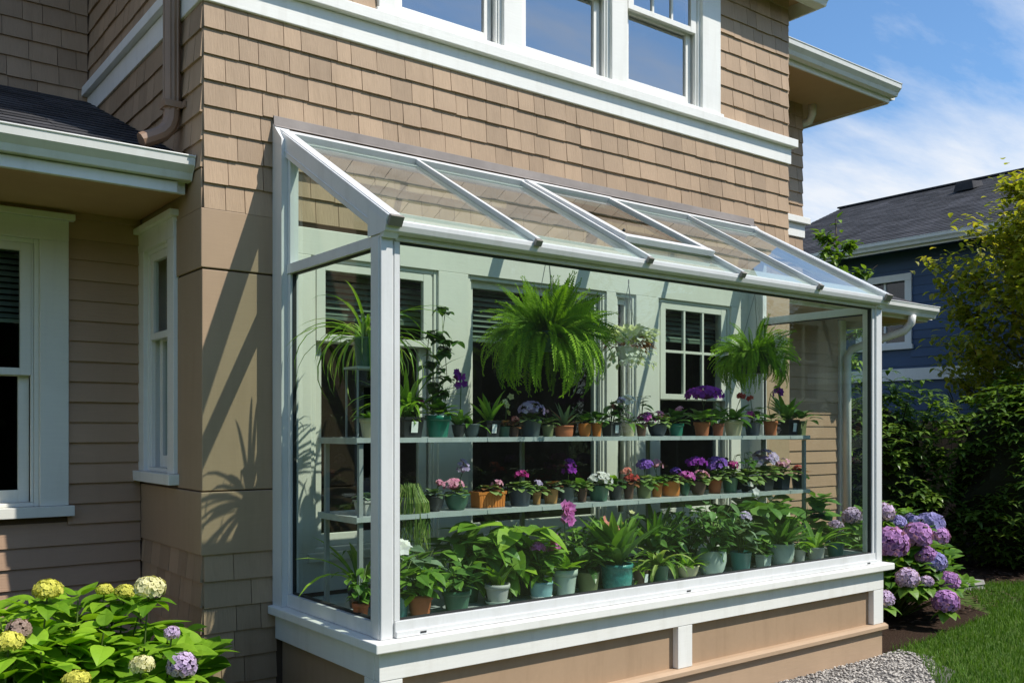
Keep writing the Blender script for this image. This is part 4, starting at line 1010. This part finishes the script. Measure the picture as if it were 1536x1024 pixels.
for (u, v, Y, r, col) in [(72,884,4.25,0.056,'yellow'),(225,881,4.30,0.066,'creamy'),(14,962,4.08,0.052,'yellow'),(28,945,4.2,0.048,'hbrown'),(213,996,3.98,0.048,'creamy'),
        (273,997,3.96,0.060,'hlav'),(258,949,4.02,0.032,'hlav'),(115,1019,3.93,0.050,'yellow'),(187,887,4.5,0.044,'yellow'),(157,884,4.55,0.036,'yellow')]:
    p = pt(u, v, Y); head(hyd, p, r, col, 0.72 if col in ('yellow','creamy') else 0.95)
    sm.tube([p - V((0.02,-0.05,0.42)), p - V((0.01,-0.02,0.15)), p], [0.005,0.004,0.004], 5)
    for k in range(5):
        az = k*1.26 + R.random(); hleaf(lm, p - V((0,0,0.06)), sph(R.uniform(-0.1,0.3), az), 0.12, 0.8)
lm.build('foliage', G['hydr'], hyd, HOFF); sm.build('stem', G['stem'], hyd, HOFF)
HOFF = (7.75, 4.45, 0)
hyd2 = thing('hydrangea_bush', 'hydrangea with big purple and blue mophead blooms at the right of the greenhouse window', 'shrub', HOFF)
lm = MB(); sm = MB()
hyd_fill(lm, sm, 7.64, 4.58, 0.70, 0.56, 0.92, 64, 6, 0.165, 6)
hyd_fill(lm, sm, 7.55, 4.50, 0.80, 0.62, 0.55, 54, 5, 0.16, 9)
for (u, v, Y, rp, col) in [(1336,814,4.25,23,'hpurple'),(1376,803,4.35,19,'hpurple'),(1395,788,4.5,19,'hblue'),(1406,804,4.42,15,'hpurple'),(1326,768,4.6,14,'hlav'),(1345,784,4.55,12,'hblue'),
        (1388,832,4.3,14,'hpurple'),(1402,843,4.25,15,'hblue'),(1361,867,4.1,15,'hlav'),(1326,898,4.05,13,'hlav'),(1423,871,4.15,14,'hpurple'),(1419,902,4.05,17,'hpurple'),
        (1278,774,4.9,13,'hlav'),(1254,790,4.9,10,'hlav'),(1390,872,4.2,9,'hlav'),(1365,782,4.62,12,'hblue')]:
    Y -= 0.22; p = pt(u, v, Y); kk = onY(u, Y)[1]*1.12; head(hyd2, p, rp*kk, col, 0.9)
    q = V((7.62,4.62,0.1)); sm.tube([q, q.lerp(p,0.6)+V((0,0,0.1)), p], [0.007,0.005,0.004], 5)
    for k in range(5):
        az = k*1.26 + R.random(); hleaf(lm, p - V((0,0,rp*kk*0.8)), sph(R.uniform(-0.2,0.2), az), 0.14, 0.9)
lm.build('foliage', G['hydr3'], hyd2, HOFF); sm.build('stem', G['stem'], hyd2, HOFF)

# ------------------------------------------------------------------ ground
def sheet(name, mat, x0, x1, y0, y1, z, n=1):
    mb = MB(); mb.add([(x0,y0,z),(x1,y0,z),(x1,y1,z),(x0,y1,z)], [(0,1,2,3)]); return mb.build(name, mat, kind='structure')
sheet('ground', groundm('lawn_ground', (0.05,0.09,0.015), (0.10,0.16,0.03), 30, 0.6, 0.95, (0.07,0.10,0.02)), -400, 400, -400, 400, -0.006)
mulch = groundm('dark_mulch', (0.022,0.013,0.008), (0.075,0.042,0.026), 60, 1.0)
mb = MB(); mb.add([(6.1,3.72,0.0),(6.9,3.76,0.0),(8.3,3.95,0.0),(8.8,4.7,0.0),(9.5,5.0,0.0),(11.2,3.9,0.0),(14,2.2,0.0),(20,0,0.0),(20,12,0.0),(9.06,12,0.0),(9.06,5.86,0.0),(6.64,5.86,0.0)], [tuple(range(12))])
mb.build('garden_bed', mulch, kind='structure')
mb = MB(); mb.add([(-3,2.9,0.0),(1.9,3.6,0.0),(2.1,4.8,0.0),(1.68,4.81,0.0),(1.68,5.85,0.0),(-3,5.85,0.0)], [tuple(range(6))]); mb.build('garden_bed', mulch, kind='structure')
mb = MB(); mb.add([(1.95,2.95,0.002),(5.7,3.0,0.002),(6.15,3.15,0.002),(6.35,3.5,0.002),(6.3,3.70,0.002),(2.0,3.70,0.002)], [tuple(range(6))])
mb.build('gravel_strip', groundm('gravel_base', (0.16,0.15,0.14), (0.34,0.32,0.30), 90, 1.0), kind='structure')
ico_v = [V(p).normalized() for p in [(0,0,1),(0.9,0,0.45),(0.28,0.85,0.45),(-0.72,0.53,0.45),(-0.72,-0.53,0.45),(0.28,-0.85,0.45),(0.72,0.53,-0.45),(-0.28,0.85,-0.45),(-0.9,0,-0.45),(-0.28,-0.85,-0.45),(0.72,-0.53,-0.45),(0,0,-1)]]
ico_f = [(0,1,2),(0,2,3),(0,3,4),(0,4,5),(0,5,1),(1,6,2),(2,7,3),(3,8,4),(4,9,5),(5,10,1),(6,7,2),(7,8,3),(8,9,4),(9,10,5),(10,6,1),(11,7,6),(11,8,7),(11,9,8),(11,10,9),(11,6,10)]
mb = MB()
for i in range(7500):
    x, y = R.uniform(3.6,7.0), R.uniform(2.98,3.70)
    if x > 6.4 or (x > 5.6 and y < 3.0 + (x-5.6)*0.55): continue
    s = R.uniform(0.005,0.013); q = [V((p.x*R.uniform(.7,1.2), p.y*R.uniform(.7,1.2), p.z*0.6))*s for p in ico_v]
    mb.add([(x+p.x, y+p.y, 0.004+s*0.3+p.z) for p in q], ico_f, R.random())
mb.build('gravel', paint('gravel_stone', (0.42,0.385,0.34), 0.85, 0.15, (1,1,1), 40, 0.3, 0.55), kind='stuff', smooth=True)
mb = MB()
for i in range(2600):
    x, y = R.uniform(7.0,12.0), R.uniform(3.0,5.5)
    if y < 4.05 + max(0, 8.4-x)*0.0 or (x > 9.5 and y < 5.0-(x-9.5)*0.62): continue
    a = R.uniform(0,PI); L = R.uniform(0.012,0.04); w = R.uniform(0.004,0.010); ca, sa = math.cos(a), math.sin(a); z = R.uniform(0.006,0.02)
    mb.add([(x-ca*L-sa*w, y-sa*L+ca*w, z), (x-ca*L+sa*w, y-sa*L-ca*w, z+R.uniform(-.006,.008)), (x+ca*L+sa*w, y+sa*L-ca*w, z), (x+ca*L-sa*w, y+sa*L+ca*w, z+R.uniform(-.004,.012))], [(0,1,2,3)], R.random())
mb.build('bark_mulch', paint('bark_chip', (0.075,0.042,0.026), 0.9, 0.25, (1,1,1), 40, 0.4, 0.6), kind='stuff')
# lawn blades
mb = MB()
def inlawn(x, y):
    if x < 6.37 and y > 2.97 + max(0, (x-5.6))*0.75: return False
    if x < 9.5 and y > 3.76 + 0.13*max(0,x-6.9) + 0.6*max(0,x-8.3): return False
    if x >= 9.5 and y > 5.0 - (x-9.5)*0.62: return False
    return True
cnt = 0
while cnt < 46000:
    x = 5.2 + 6.8*R.random()**1.2; y = R.uniform(1.6, 5.0)
    if not inlawn(x, y): cnt += 0.2; continue
    cnt += 1
    h = R.uniform(0.03,0.062); a = R.uniform(0,2*PI); w = R.uniform(0.002,0.0038); lx, ly = R.uniform(-.02,.02), R.uniform(-.02,.02); ca, sa = math.cos(a)*w, math.sin(a)*w
    t = R.random()*0.8 + 0.2*noise.noise(V((x*1.5,y*1.5,0)))
    mb.add([(x-ca,y-sa,-0.006),(x+ca,y+sa,-0.006),(x+lx*0.5+ca*0.6,y+ly*0.5+sa*0.6,h*0.65),(x+lx*0.5-ca*0.6,y+ly*0.5-sa*0.6,h*0.65),(x+lx*1.6,y+ly*1.6,h)], [(0,1,2,3),(3,2,4)], [0.15,0.15,t,t,min(1,t+.15)])
mb.build('grass', G['grass'], kind='stuff')
mb = MB(); cx, cy = 9.5, 4.83
mb.prism([(cx-0.34,cy-0.12),(cx+0.1,cy-0.2),(cx+0.36,cy-0.06),(cx+0.3,cy+0.14),(cx-0.1,cy+0.2),(cx-0.36,cy+0.06)], 'z', 0.0, 0.045)
o = mb.build('stepping_stone', M['slab'], bevel=0.01); o['label'] = 'flat grey stepping stone between lawn and mulch bed'; o['category'] = 'stepping stone'

# ------------------------------------------------------------------ right-hand greenery
def shrub(name, label, cat, x, y, rx_, ry_, H, n, L, W, gm, seed, core=True, z0=0.05, group=None, whorl=5, shape='ovate'):
    r = random.Random(seed); t = thing(name, label, cat, (x, y, 0), group)
    lm = MB(); sm = MB(); ph = r.uniform(0, 50)
    for i in range(n):
        z = r.uniform(0, 1); a = r.uniform(0, 2*PI)
        bul = 0.72 + 0.55*noise.noise(V((math.cos(a)*1.6+ph, math.sin(a)*1.6, z*3.2)))
        prof = min(1, 0.55 + 1.6*z) * math.sqrt(max(0.02, 1 - max(0, z-0.35)**2/0.45))
        q = prof * bul * 1.15 * (1 - 0.42*r.random()**2)
        c = V((rx_*q*math.cos(a), ry_*q*math.sin(a), z0 + z*H*(0.9+0.25*noise.noise(V((math.cos(a)*2+ph, math.sin(a)*2, 7))))))
        out = V((math.cos(a), math.sin(a), 0.55)).normalized()
        t0 = r.random()*0.8
        for k in range(whorl):
            d = (out*0.5 + sph(r.uniform(-0.3,0.5), k*2*PI/whorl + a)).normalized()
            leaf(lm, c + d*0.015, d, L*r.uniform(0.7,1.15), W*r.uniform(0.8,1.1), r.uniform(0.4,1.0), 0.2, shape, 3, min(1, max(0, t0 + r.uniform(-.2,.25))))
    for i in range(9):
        a = 2.4*i; sm.tube([(0.1*math.cos(a),0.1*math.sin(a),0), (rx_*0.35*math.cos(a), ry_*0.35*math.sin(a), H*0.5), (rx_*0.7*math.cos(a), ry_*0.7*math.sin(a), H*0.9)], [0.025,0.016,0.006], 6)
    if core:   # added dark core blob; blocks see-through, its colour stands for inner shade
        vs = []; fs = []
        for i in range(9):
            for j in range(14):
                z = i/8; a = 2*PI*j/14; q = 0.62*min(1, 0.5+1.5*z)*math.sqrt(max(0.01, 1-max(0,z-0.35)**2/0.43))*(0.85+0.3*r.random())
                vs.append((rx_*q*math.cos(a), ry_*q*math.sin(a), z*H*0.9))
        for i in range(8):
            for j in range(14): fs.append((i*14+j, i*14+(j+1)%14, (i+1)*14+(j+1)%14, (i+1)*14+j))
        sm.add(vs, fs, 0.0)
    lm.build('foliage', gm, t); sm.build('branches', M['twig_core'] if core else M['bark'], t)
    return t
M['twig_core'] = paint('dark_twig_and_core', (0.022,0.028,0.010), 0.95, 0.3)
HG = 'broad leaved shrubs along the right boundary'
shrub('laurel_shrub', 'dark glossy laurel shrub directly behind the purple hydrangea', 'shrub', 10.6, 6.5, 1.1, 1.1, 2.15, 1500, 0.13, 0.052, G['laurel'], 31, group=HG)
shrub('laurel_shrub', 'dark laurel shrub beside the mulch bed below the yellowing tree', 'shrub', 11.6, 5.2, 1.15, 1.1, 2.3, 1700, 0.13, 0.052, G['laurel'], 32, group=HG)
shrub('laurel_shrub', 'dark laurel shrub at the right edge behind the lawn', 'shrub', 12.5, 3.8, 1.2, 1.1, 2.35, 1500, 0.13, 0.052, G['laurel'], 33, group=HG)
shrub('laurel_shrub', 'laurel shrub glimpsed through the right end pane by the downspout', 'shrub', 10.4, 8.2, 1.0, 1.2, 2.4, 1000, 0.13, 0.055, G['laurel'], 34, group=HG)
def tree(name, label, x, y, trunk_h, H, rx_, n, L, W, gm, seed, nb=14, sparse=False, base_z=0):
    r = random.Random(seed); t = thing(name, label, 'tree', (x, y, base_z)); tm = MB(); lm = MB()
    tips = []
    tm.tube([(0,0,0),(0.03,0.02,trunk_h*0.5),(0,0.05,trunk_h),(0.05,0,H*0.75),(0.02,0.02,H*0.97)], [0.055,0.05,0.04,0.022,0.006], 8)
    for i in range(nb):
        z = trunk_h + (H*0.92-trunk_h)*(i/nb); a = 2.4*i + r.uniform(-.4,.4); q = (z-trunk_h)/(H-trunk_h)
        ln = rx_*(0.55+0.7*math.sin(PI*min(1,0.25+q*0.75)))*r.uniform(0.75,1.1)
        p0 = V((0,0,z)); p1 = p0 + V((math.cos(a)*ln*0.5, math.sin(a)*ln*0.5, ln*0.38)); p2 = p0 + V((math.cos(a)*ln, math.sin(a)*ln, ln*(0.55+r.uniform(-.1,.35))))
        tm.tube([p0,p1,p2], [0.018,0.011,0.003], 5); tips.append((p0,p1,p2))
        for j in range(4):
            b = p0.lerp(p1, r.uniform(.5,1)) if j < 1 else p1.lerp(p2, r.uniform(0,0.9)); aa = a + r.uniform(-1.4,1.4); l2 = ln*r.uniform(.25,.5)
            e = b + V((math.cos(aa)*l2, math.sin(aa)*l2, l2*r.uniform(0.1,0.9))); m_ = (b+e)/2 + V((0,0,-0.02)); tm.tube([b,m_,e], [0.007,0.005,0.002], 4); tips.append((b,m_,e))
    tips.append((V((0.05,0,H*0.75)), V((0.03,0,H*0.86)), V((0.02,0.02,H*0.98))))
    for i in range(n):
        p = r.choice(tips); tt = r.random(); c = p[0].lerp(p[1], tt*2) if tt < .5 else p[1].lerp(p[2], tt*2-1)
        a = r.uniform(0,2*PI); t0 = r.random()*0.86 if r.random() < 0.9 else 0.97
        c = c + V((r.gauss(0,1), r.gauss(0,1), r.gauss(0,1)))*(0.03 if sparse else 0.10)
        leaf(lm, c, sph(r.uniform(-.5,.8), a), L*r.uniform(.7,1.2), W*r.uniform(.8,1.1), r.uniform(.2,1.0), 0.2, 'ovate', 3, t0)
    lm.build('crown', gm, t); tm.build('trunk', M['bark'], t, smooth=True)
    return t
tree('small_tree', 'leafy tree with yellowing and rusty leaves in front of the navy house', 13.15, 5.05, 0.5, 4.7, 1.2, 22000, 0.125, 0.068, G['autumn'], 41, nb=36)
tree('young_tree', 'slim young tree with sparse bright leaves beside the house corner', 11.0, 7.25, 1.2, 4.55, 0.36, 1300, 0.115, 0.065, G['young'], 42, nb=20, sparse=True)
mb = MB()
t = thing('wooden_fence', 'brown board fence behind the laurel shrubs', 'fence', (14.1, 2, 0))
for i in range(70):
    y = 1 + i*0.15; mb.box(14.1, 14.122, y, y+0.143, 0.03, 1.75+R.uniform(-.008,.008), R.random())
mb.build('board_panel', M['fence'], t, (14.1,2,0))
for i in range(6): mb = MB(); mb.box(14.125, 14.2, 1+i*2.0, 1.09+i*2.0, 0, 1.8); mb.build('post', M['fence'], t, (14.1,2,0))

# ------------------------------------------------------------------ navy house
BX, EX, EZ, RX, RZ = 15.0, 14.5, 4.72, 19.0, 6.62
BO = (BX, 6, 0)
bh = thing('navy_house', 'navy blue neighbouring house with charcoal roof and white gutter', 'house', BO)
WP = westP(BX)
def bp(mb, name, mat, parent=None, **k): return mb.build(name, M[mat] if isinstance(mat, str) else mat, parent or bh, BO, **k)
bw = [(8.55,9.35,3.05,4.13)]
mb = MB(); wallgrid(mb, WP, -3, 12.0, 0, 4.75, bw); mb.box(BX+0.121, 23, 11.88, 12.0, 0, 4.7); bp(mb, 'wall', 'bluewall')
mb = MB(); shingles(mb, WP, -3, 12.0, 0.0, 4.62, exp=0.15, thick=0.016, lap=True, jit=0, holes=[(8.45,9.45,2.95,4.25),(-3,12,2.42,2.66)], seed=50); bp(mb, 'lap_siding', 'bluewall')
mb = MB(); mb.pbox(WP, -3, 12.02, 0, 0.06, 2.44, 2.64); bp(mb, 'belt_course', 'white')
mb = MB()
mb.pbox(WP, 8.43, 8.55, 0, 0.04, 3.05, 4.13); mb.pbox(WP, 9.35, 9.47, 0, 0.04, 3.05, 4.13); mb.pbox(WP, 8.43, 9.47, 0, 0.042, 4.131, 4.25); mb.pbox(WP, 8.40, 9.5, 0, 0.06, 2.97, 3.049)
w_ = bp(mb, 'window', 'white', bevel=0.004)
mb = MB(); mb.pbox(WP, 8.55, 9.35, -0.06, -0.03, 3.05, 3.1); mb.pbox(WP, 8.55, 9.35, -0.06, -0.03, 3.56, 3.61); mb.pbox(WP, 8.93, 8.97, -0.055, -0.025, 3.1, 4.13); bp(mb, 'sash', 'white', parent=w_)
mb = MB(); mb.add([WP(8.55,-0.045,3.05),WP(9.35,-0.045,3.05),WP(9.35,-0.045,4.13),WP(8.55,-0.045,4.13)], [(0,1,2,3)]); bp(mb, 'pane', GWIN, parent=w_)
mb = MB(); mb.box(BX+0.13, BX+1.5, 8.2, 9.7, 4.25, 4.3); mb.box(BX+1.5,BX+1.55,8.2,9.7,2.9,4.3); mb.box(BX+0.13,BX+1.5,8.15,8.2,2.9,4.3); mb.box(BX+0.13,BX+1.5,9.7,9.75,2.9,4.3); mb.box(BX+0.13,BX+1.5,8.2,9.7,2.85,2.9); bp(mb, 'room', 'room')
bs = (RZ-EZ)/(RX-EX); LL = math.hypot(1, bs)
def broofP(a, o, s): return (EX-0.06 + s/LL - o*bs/LL, a, EZ + s*bs/LL + o/LL)
mb = MB(); shingles(mb, broofP, -3.2, 12.35, 0.0, (RX-EX+0.06)*LL, exp=0.143, wlo=0.16, whi=0.34, thick=0.010, gap=0.005, seed=51, jit=0.004)
br = bp(mb, 'roof', 'roofdark')
mb = MB(); mb.add([(RX,-3.2,RZ),(RX,12.35,RZ),(23.5,12.35,EZ),(23.5,-3.2,EZ)], [(0,1,2,3)]); mb.bar((RX,-3.2,RZ+0.015),(RX,12.4,RZ+0.015),0.3,0.03); bp(mb, 'ridge', 'roofdark', parent=br)
mb = MB(); mb.add([(BX+0.02,11.99,4.7),(23,11.99,4.7),(RX,11.99,RZ-0.1)], [(0,1,2)]); bp(mb, 'gable', 'bluewall')
for y, xx in ((9.0, 18.1), (6.4, 17.9)):
    s = (xx - EX)*LL; mb = MB(); p = V(broofP(y, 0.01, s)); mb.hexa([p+V((-.2,-.2,-.06)),p+V((.2,-.2,.06)),p+V((.2,.2,.06)),p+V((-.2,.2,-.06)),p+V((-.18,-.16,.10)),p+V((.2,-.16,.16)),p+V((.2,.16,.16)),p+V((-.18,.16,.10))]); bp(mb, 'vent', 'roofdark', parent=br, bevel=0.01)
p = V(broofP(11.3, 0, 1.6)); mb = MB(); mb.tube([p, p+V((0,0,0.45))], 0.05, 8); bp(mb, 'vent_pipe', 'seal', parent=br)
mb = MB(); mb.box(EX, BX-0.02, -3.2, 12.35, EZ-0.10, EZ-0.06); bp(mb, 'soffit', 'bluewall')
mb = MB(); mb.box(EX-0.02, EX, -3.2, 12.36, EZ-0.16, EZ-0.005); gutter(mb, 'y', -3.2, 12.36, EX-0.021, EZ-0.0, -1); bp(mb, 'gutter', 'white')

# ------------------------------------------------------------------ trees across the garden, seen mirrored in the glass
mb = MB(); r = random.Random(77)
for i in range(26):
    cx = -22 + i*2.2 + r.uniform(-.6,.6); cy = -13 + r.uniform(-2.5,2); h = r.uniform(6.0,8.6)
    vs = [(cx+1.5*q_*math.cos(a_), cy+1.2*q_*math.sin(a_), z_*h*0.92) for z_, q_ in ((0,.7),(.25,1.05),(.5,1.1),(.75,.85),(1,.3)) for a_ in [k_*PI/4+r.uniform(-.2,.2) for k_ in range(8)]]
    mb.add(vs, [(i_*8+k_, i_*8+(k_+1)%8, (i_+1)*8+(k_+1)%8, (i_+1)*8+k_) for i_ in range(4) for k_ in range(8)], 0.0)
    for j in range(1700):
        z = r.random(); a = r.uniform(0,2*PI); q = math.sqrt(max(0.03, 1-(z-0.35)**2/0.45))*r.uniform(.6,1.1)*1.9
        leaf(mb, (cx+q*math.cos(a), cy+q*math.sin(a), z*h), sph(r.uniform(-.5,.6), a), r.uniform(.16,.34), r.uniform(.12,.22), 0.6, 0.2, 'ovate', 2, r.random())
mb.build('woods', G['wood'], kind='stuff')

# ------------------------------------------------------------------ sky, sun, camera
SD = V((0.70, -1.0, 1.55)).normalized()
world = bpy.data.worlds.new('World'); bpy.context.scene.world = world; world.use_nodes = True
nt = world.node_tree; nt.nodes.clear()
out = nt.nodes.new('ShaderNodeOutputWorld'); bg = nt.nodes.new('ShaderNodeBackground'); bg.inputs[1].default_value = 0.148
sky = nt.nodes.new('ShaderNodeTexSky'); sky.sky_type = 'NISHITA'; sky.sun_disc = False
sky.sun_elevation = math.asin(SD.z); sky.sun_rotation = math.atan2(SD.x, SD.y)
sky.air_density = 1.0; sky.dust_density = 0.4; sky.ozone_density = 2.0
tc = nt.nodes.new('ShaderNodeTexCoord')
sx = nt.nodes.new('ShaderNodeSeparateXYZ'); nt.links.new(tc.outputs['Generated'], sx.inputs[0])
den = mathn(nt, 'ADD', mathn(nt, 'MAXIMUM', sx.outputs[2], 0.0), 0.12)
cx_ = nt.nodes.new('ShaderNodeCombineXYZ')
nt.links.new(mathn(nt, 'DIVIDE', sx.outputs[0], den), cx_.inputs[0]); nt.links.new(mathn(nt, 'DIVIDE', sx.outputs[1], den), cx_.inputs[1])
mp = nt.nodes.new('ShaderNodeMapping'); nt.links.new(cx_.outputs[0], mp.inputs[0]); mp.inputs[2].default_value = (0,0,rad(35)); mp.inputs[3].default_value = (0.55,1.7,1); mp.inputs[1].default_value = (3.1,1.4,0)
n1 = noisen(nt, mp.outputs[0], 1.1, 9, 0.62)
low = rng(nt, sx.outputs[2], 0.19, 0.30, 0.25, 0.0)
mask = rng(nt, mathn(nt, 'ADD', n1, low), 0.49, 0.78, 0, 0.9)
skyc = mixc(nt, 1.0, sky.outputs[0], (0.80, 1.04, 1.20, 1), 'MULTIPLY')
col = mixc(nt, mask, skyc, (6.2, 6.4, 6.7, 1))
nt.links.new(col, bg.inputs[0]); nt.links.new(bg.outputs[0], out.inputs[0])
ld = bpy.data.lights.new('sun', 'SUN'); ld.energy = 5.2; ld.angle = rad(0.53); ld.color = (1.0, 0.95, 0.86)
lo_ = bpy.data.objects.new('sun', ld); C.objects.link(lo_); lo_.rotation_euler = (-SD).to_track_quat('-Z', 'Y').to_euler(); lo_.location = (10, -10, 20)
cd = bpy.data.cameras.new('camera'); cam = bpy.data.objects.new('camera', cd); C.objects.link(cam)
cd.sensor_width = 36.0; cd.lens = FPX/1536*36.0; cd.shift_y = (HV-512)/1536; cd.clip_end = 2000; cd.clip_start = 0.05
cam.location = (0, 0, CAMZ); cam.rotation_euler = (PI/2, 0, -TH)
sc = bpy.context.scene; sc.camera = cam
sc.view_settings.view_transform = 'Standard'; sc.view_settings.look = 'None'; sc.view_settings.exposure = 0; sc.view_settings.gamma = 1
sc.render.engine = 'CYCLES'
cy = sc.cycles; cy.max_bounces = 10; cy.transparent_max_bounces = 16; cy.diffuse_bounces = 4; cy.glossy_bounces = 4; cy.transmission_bounces = 6; cy.caustics_reflective = False; cy.caustics_refractive = False
cy.sample_clamp_indirect = 6.0
try:
    cy.use_denoising = True; cy.denoiser = 'OPENIMAGEDENOISE'
except Exception: pass
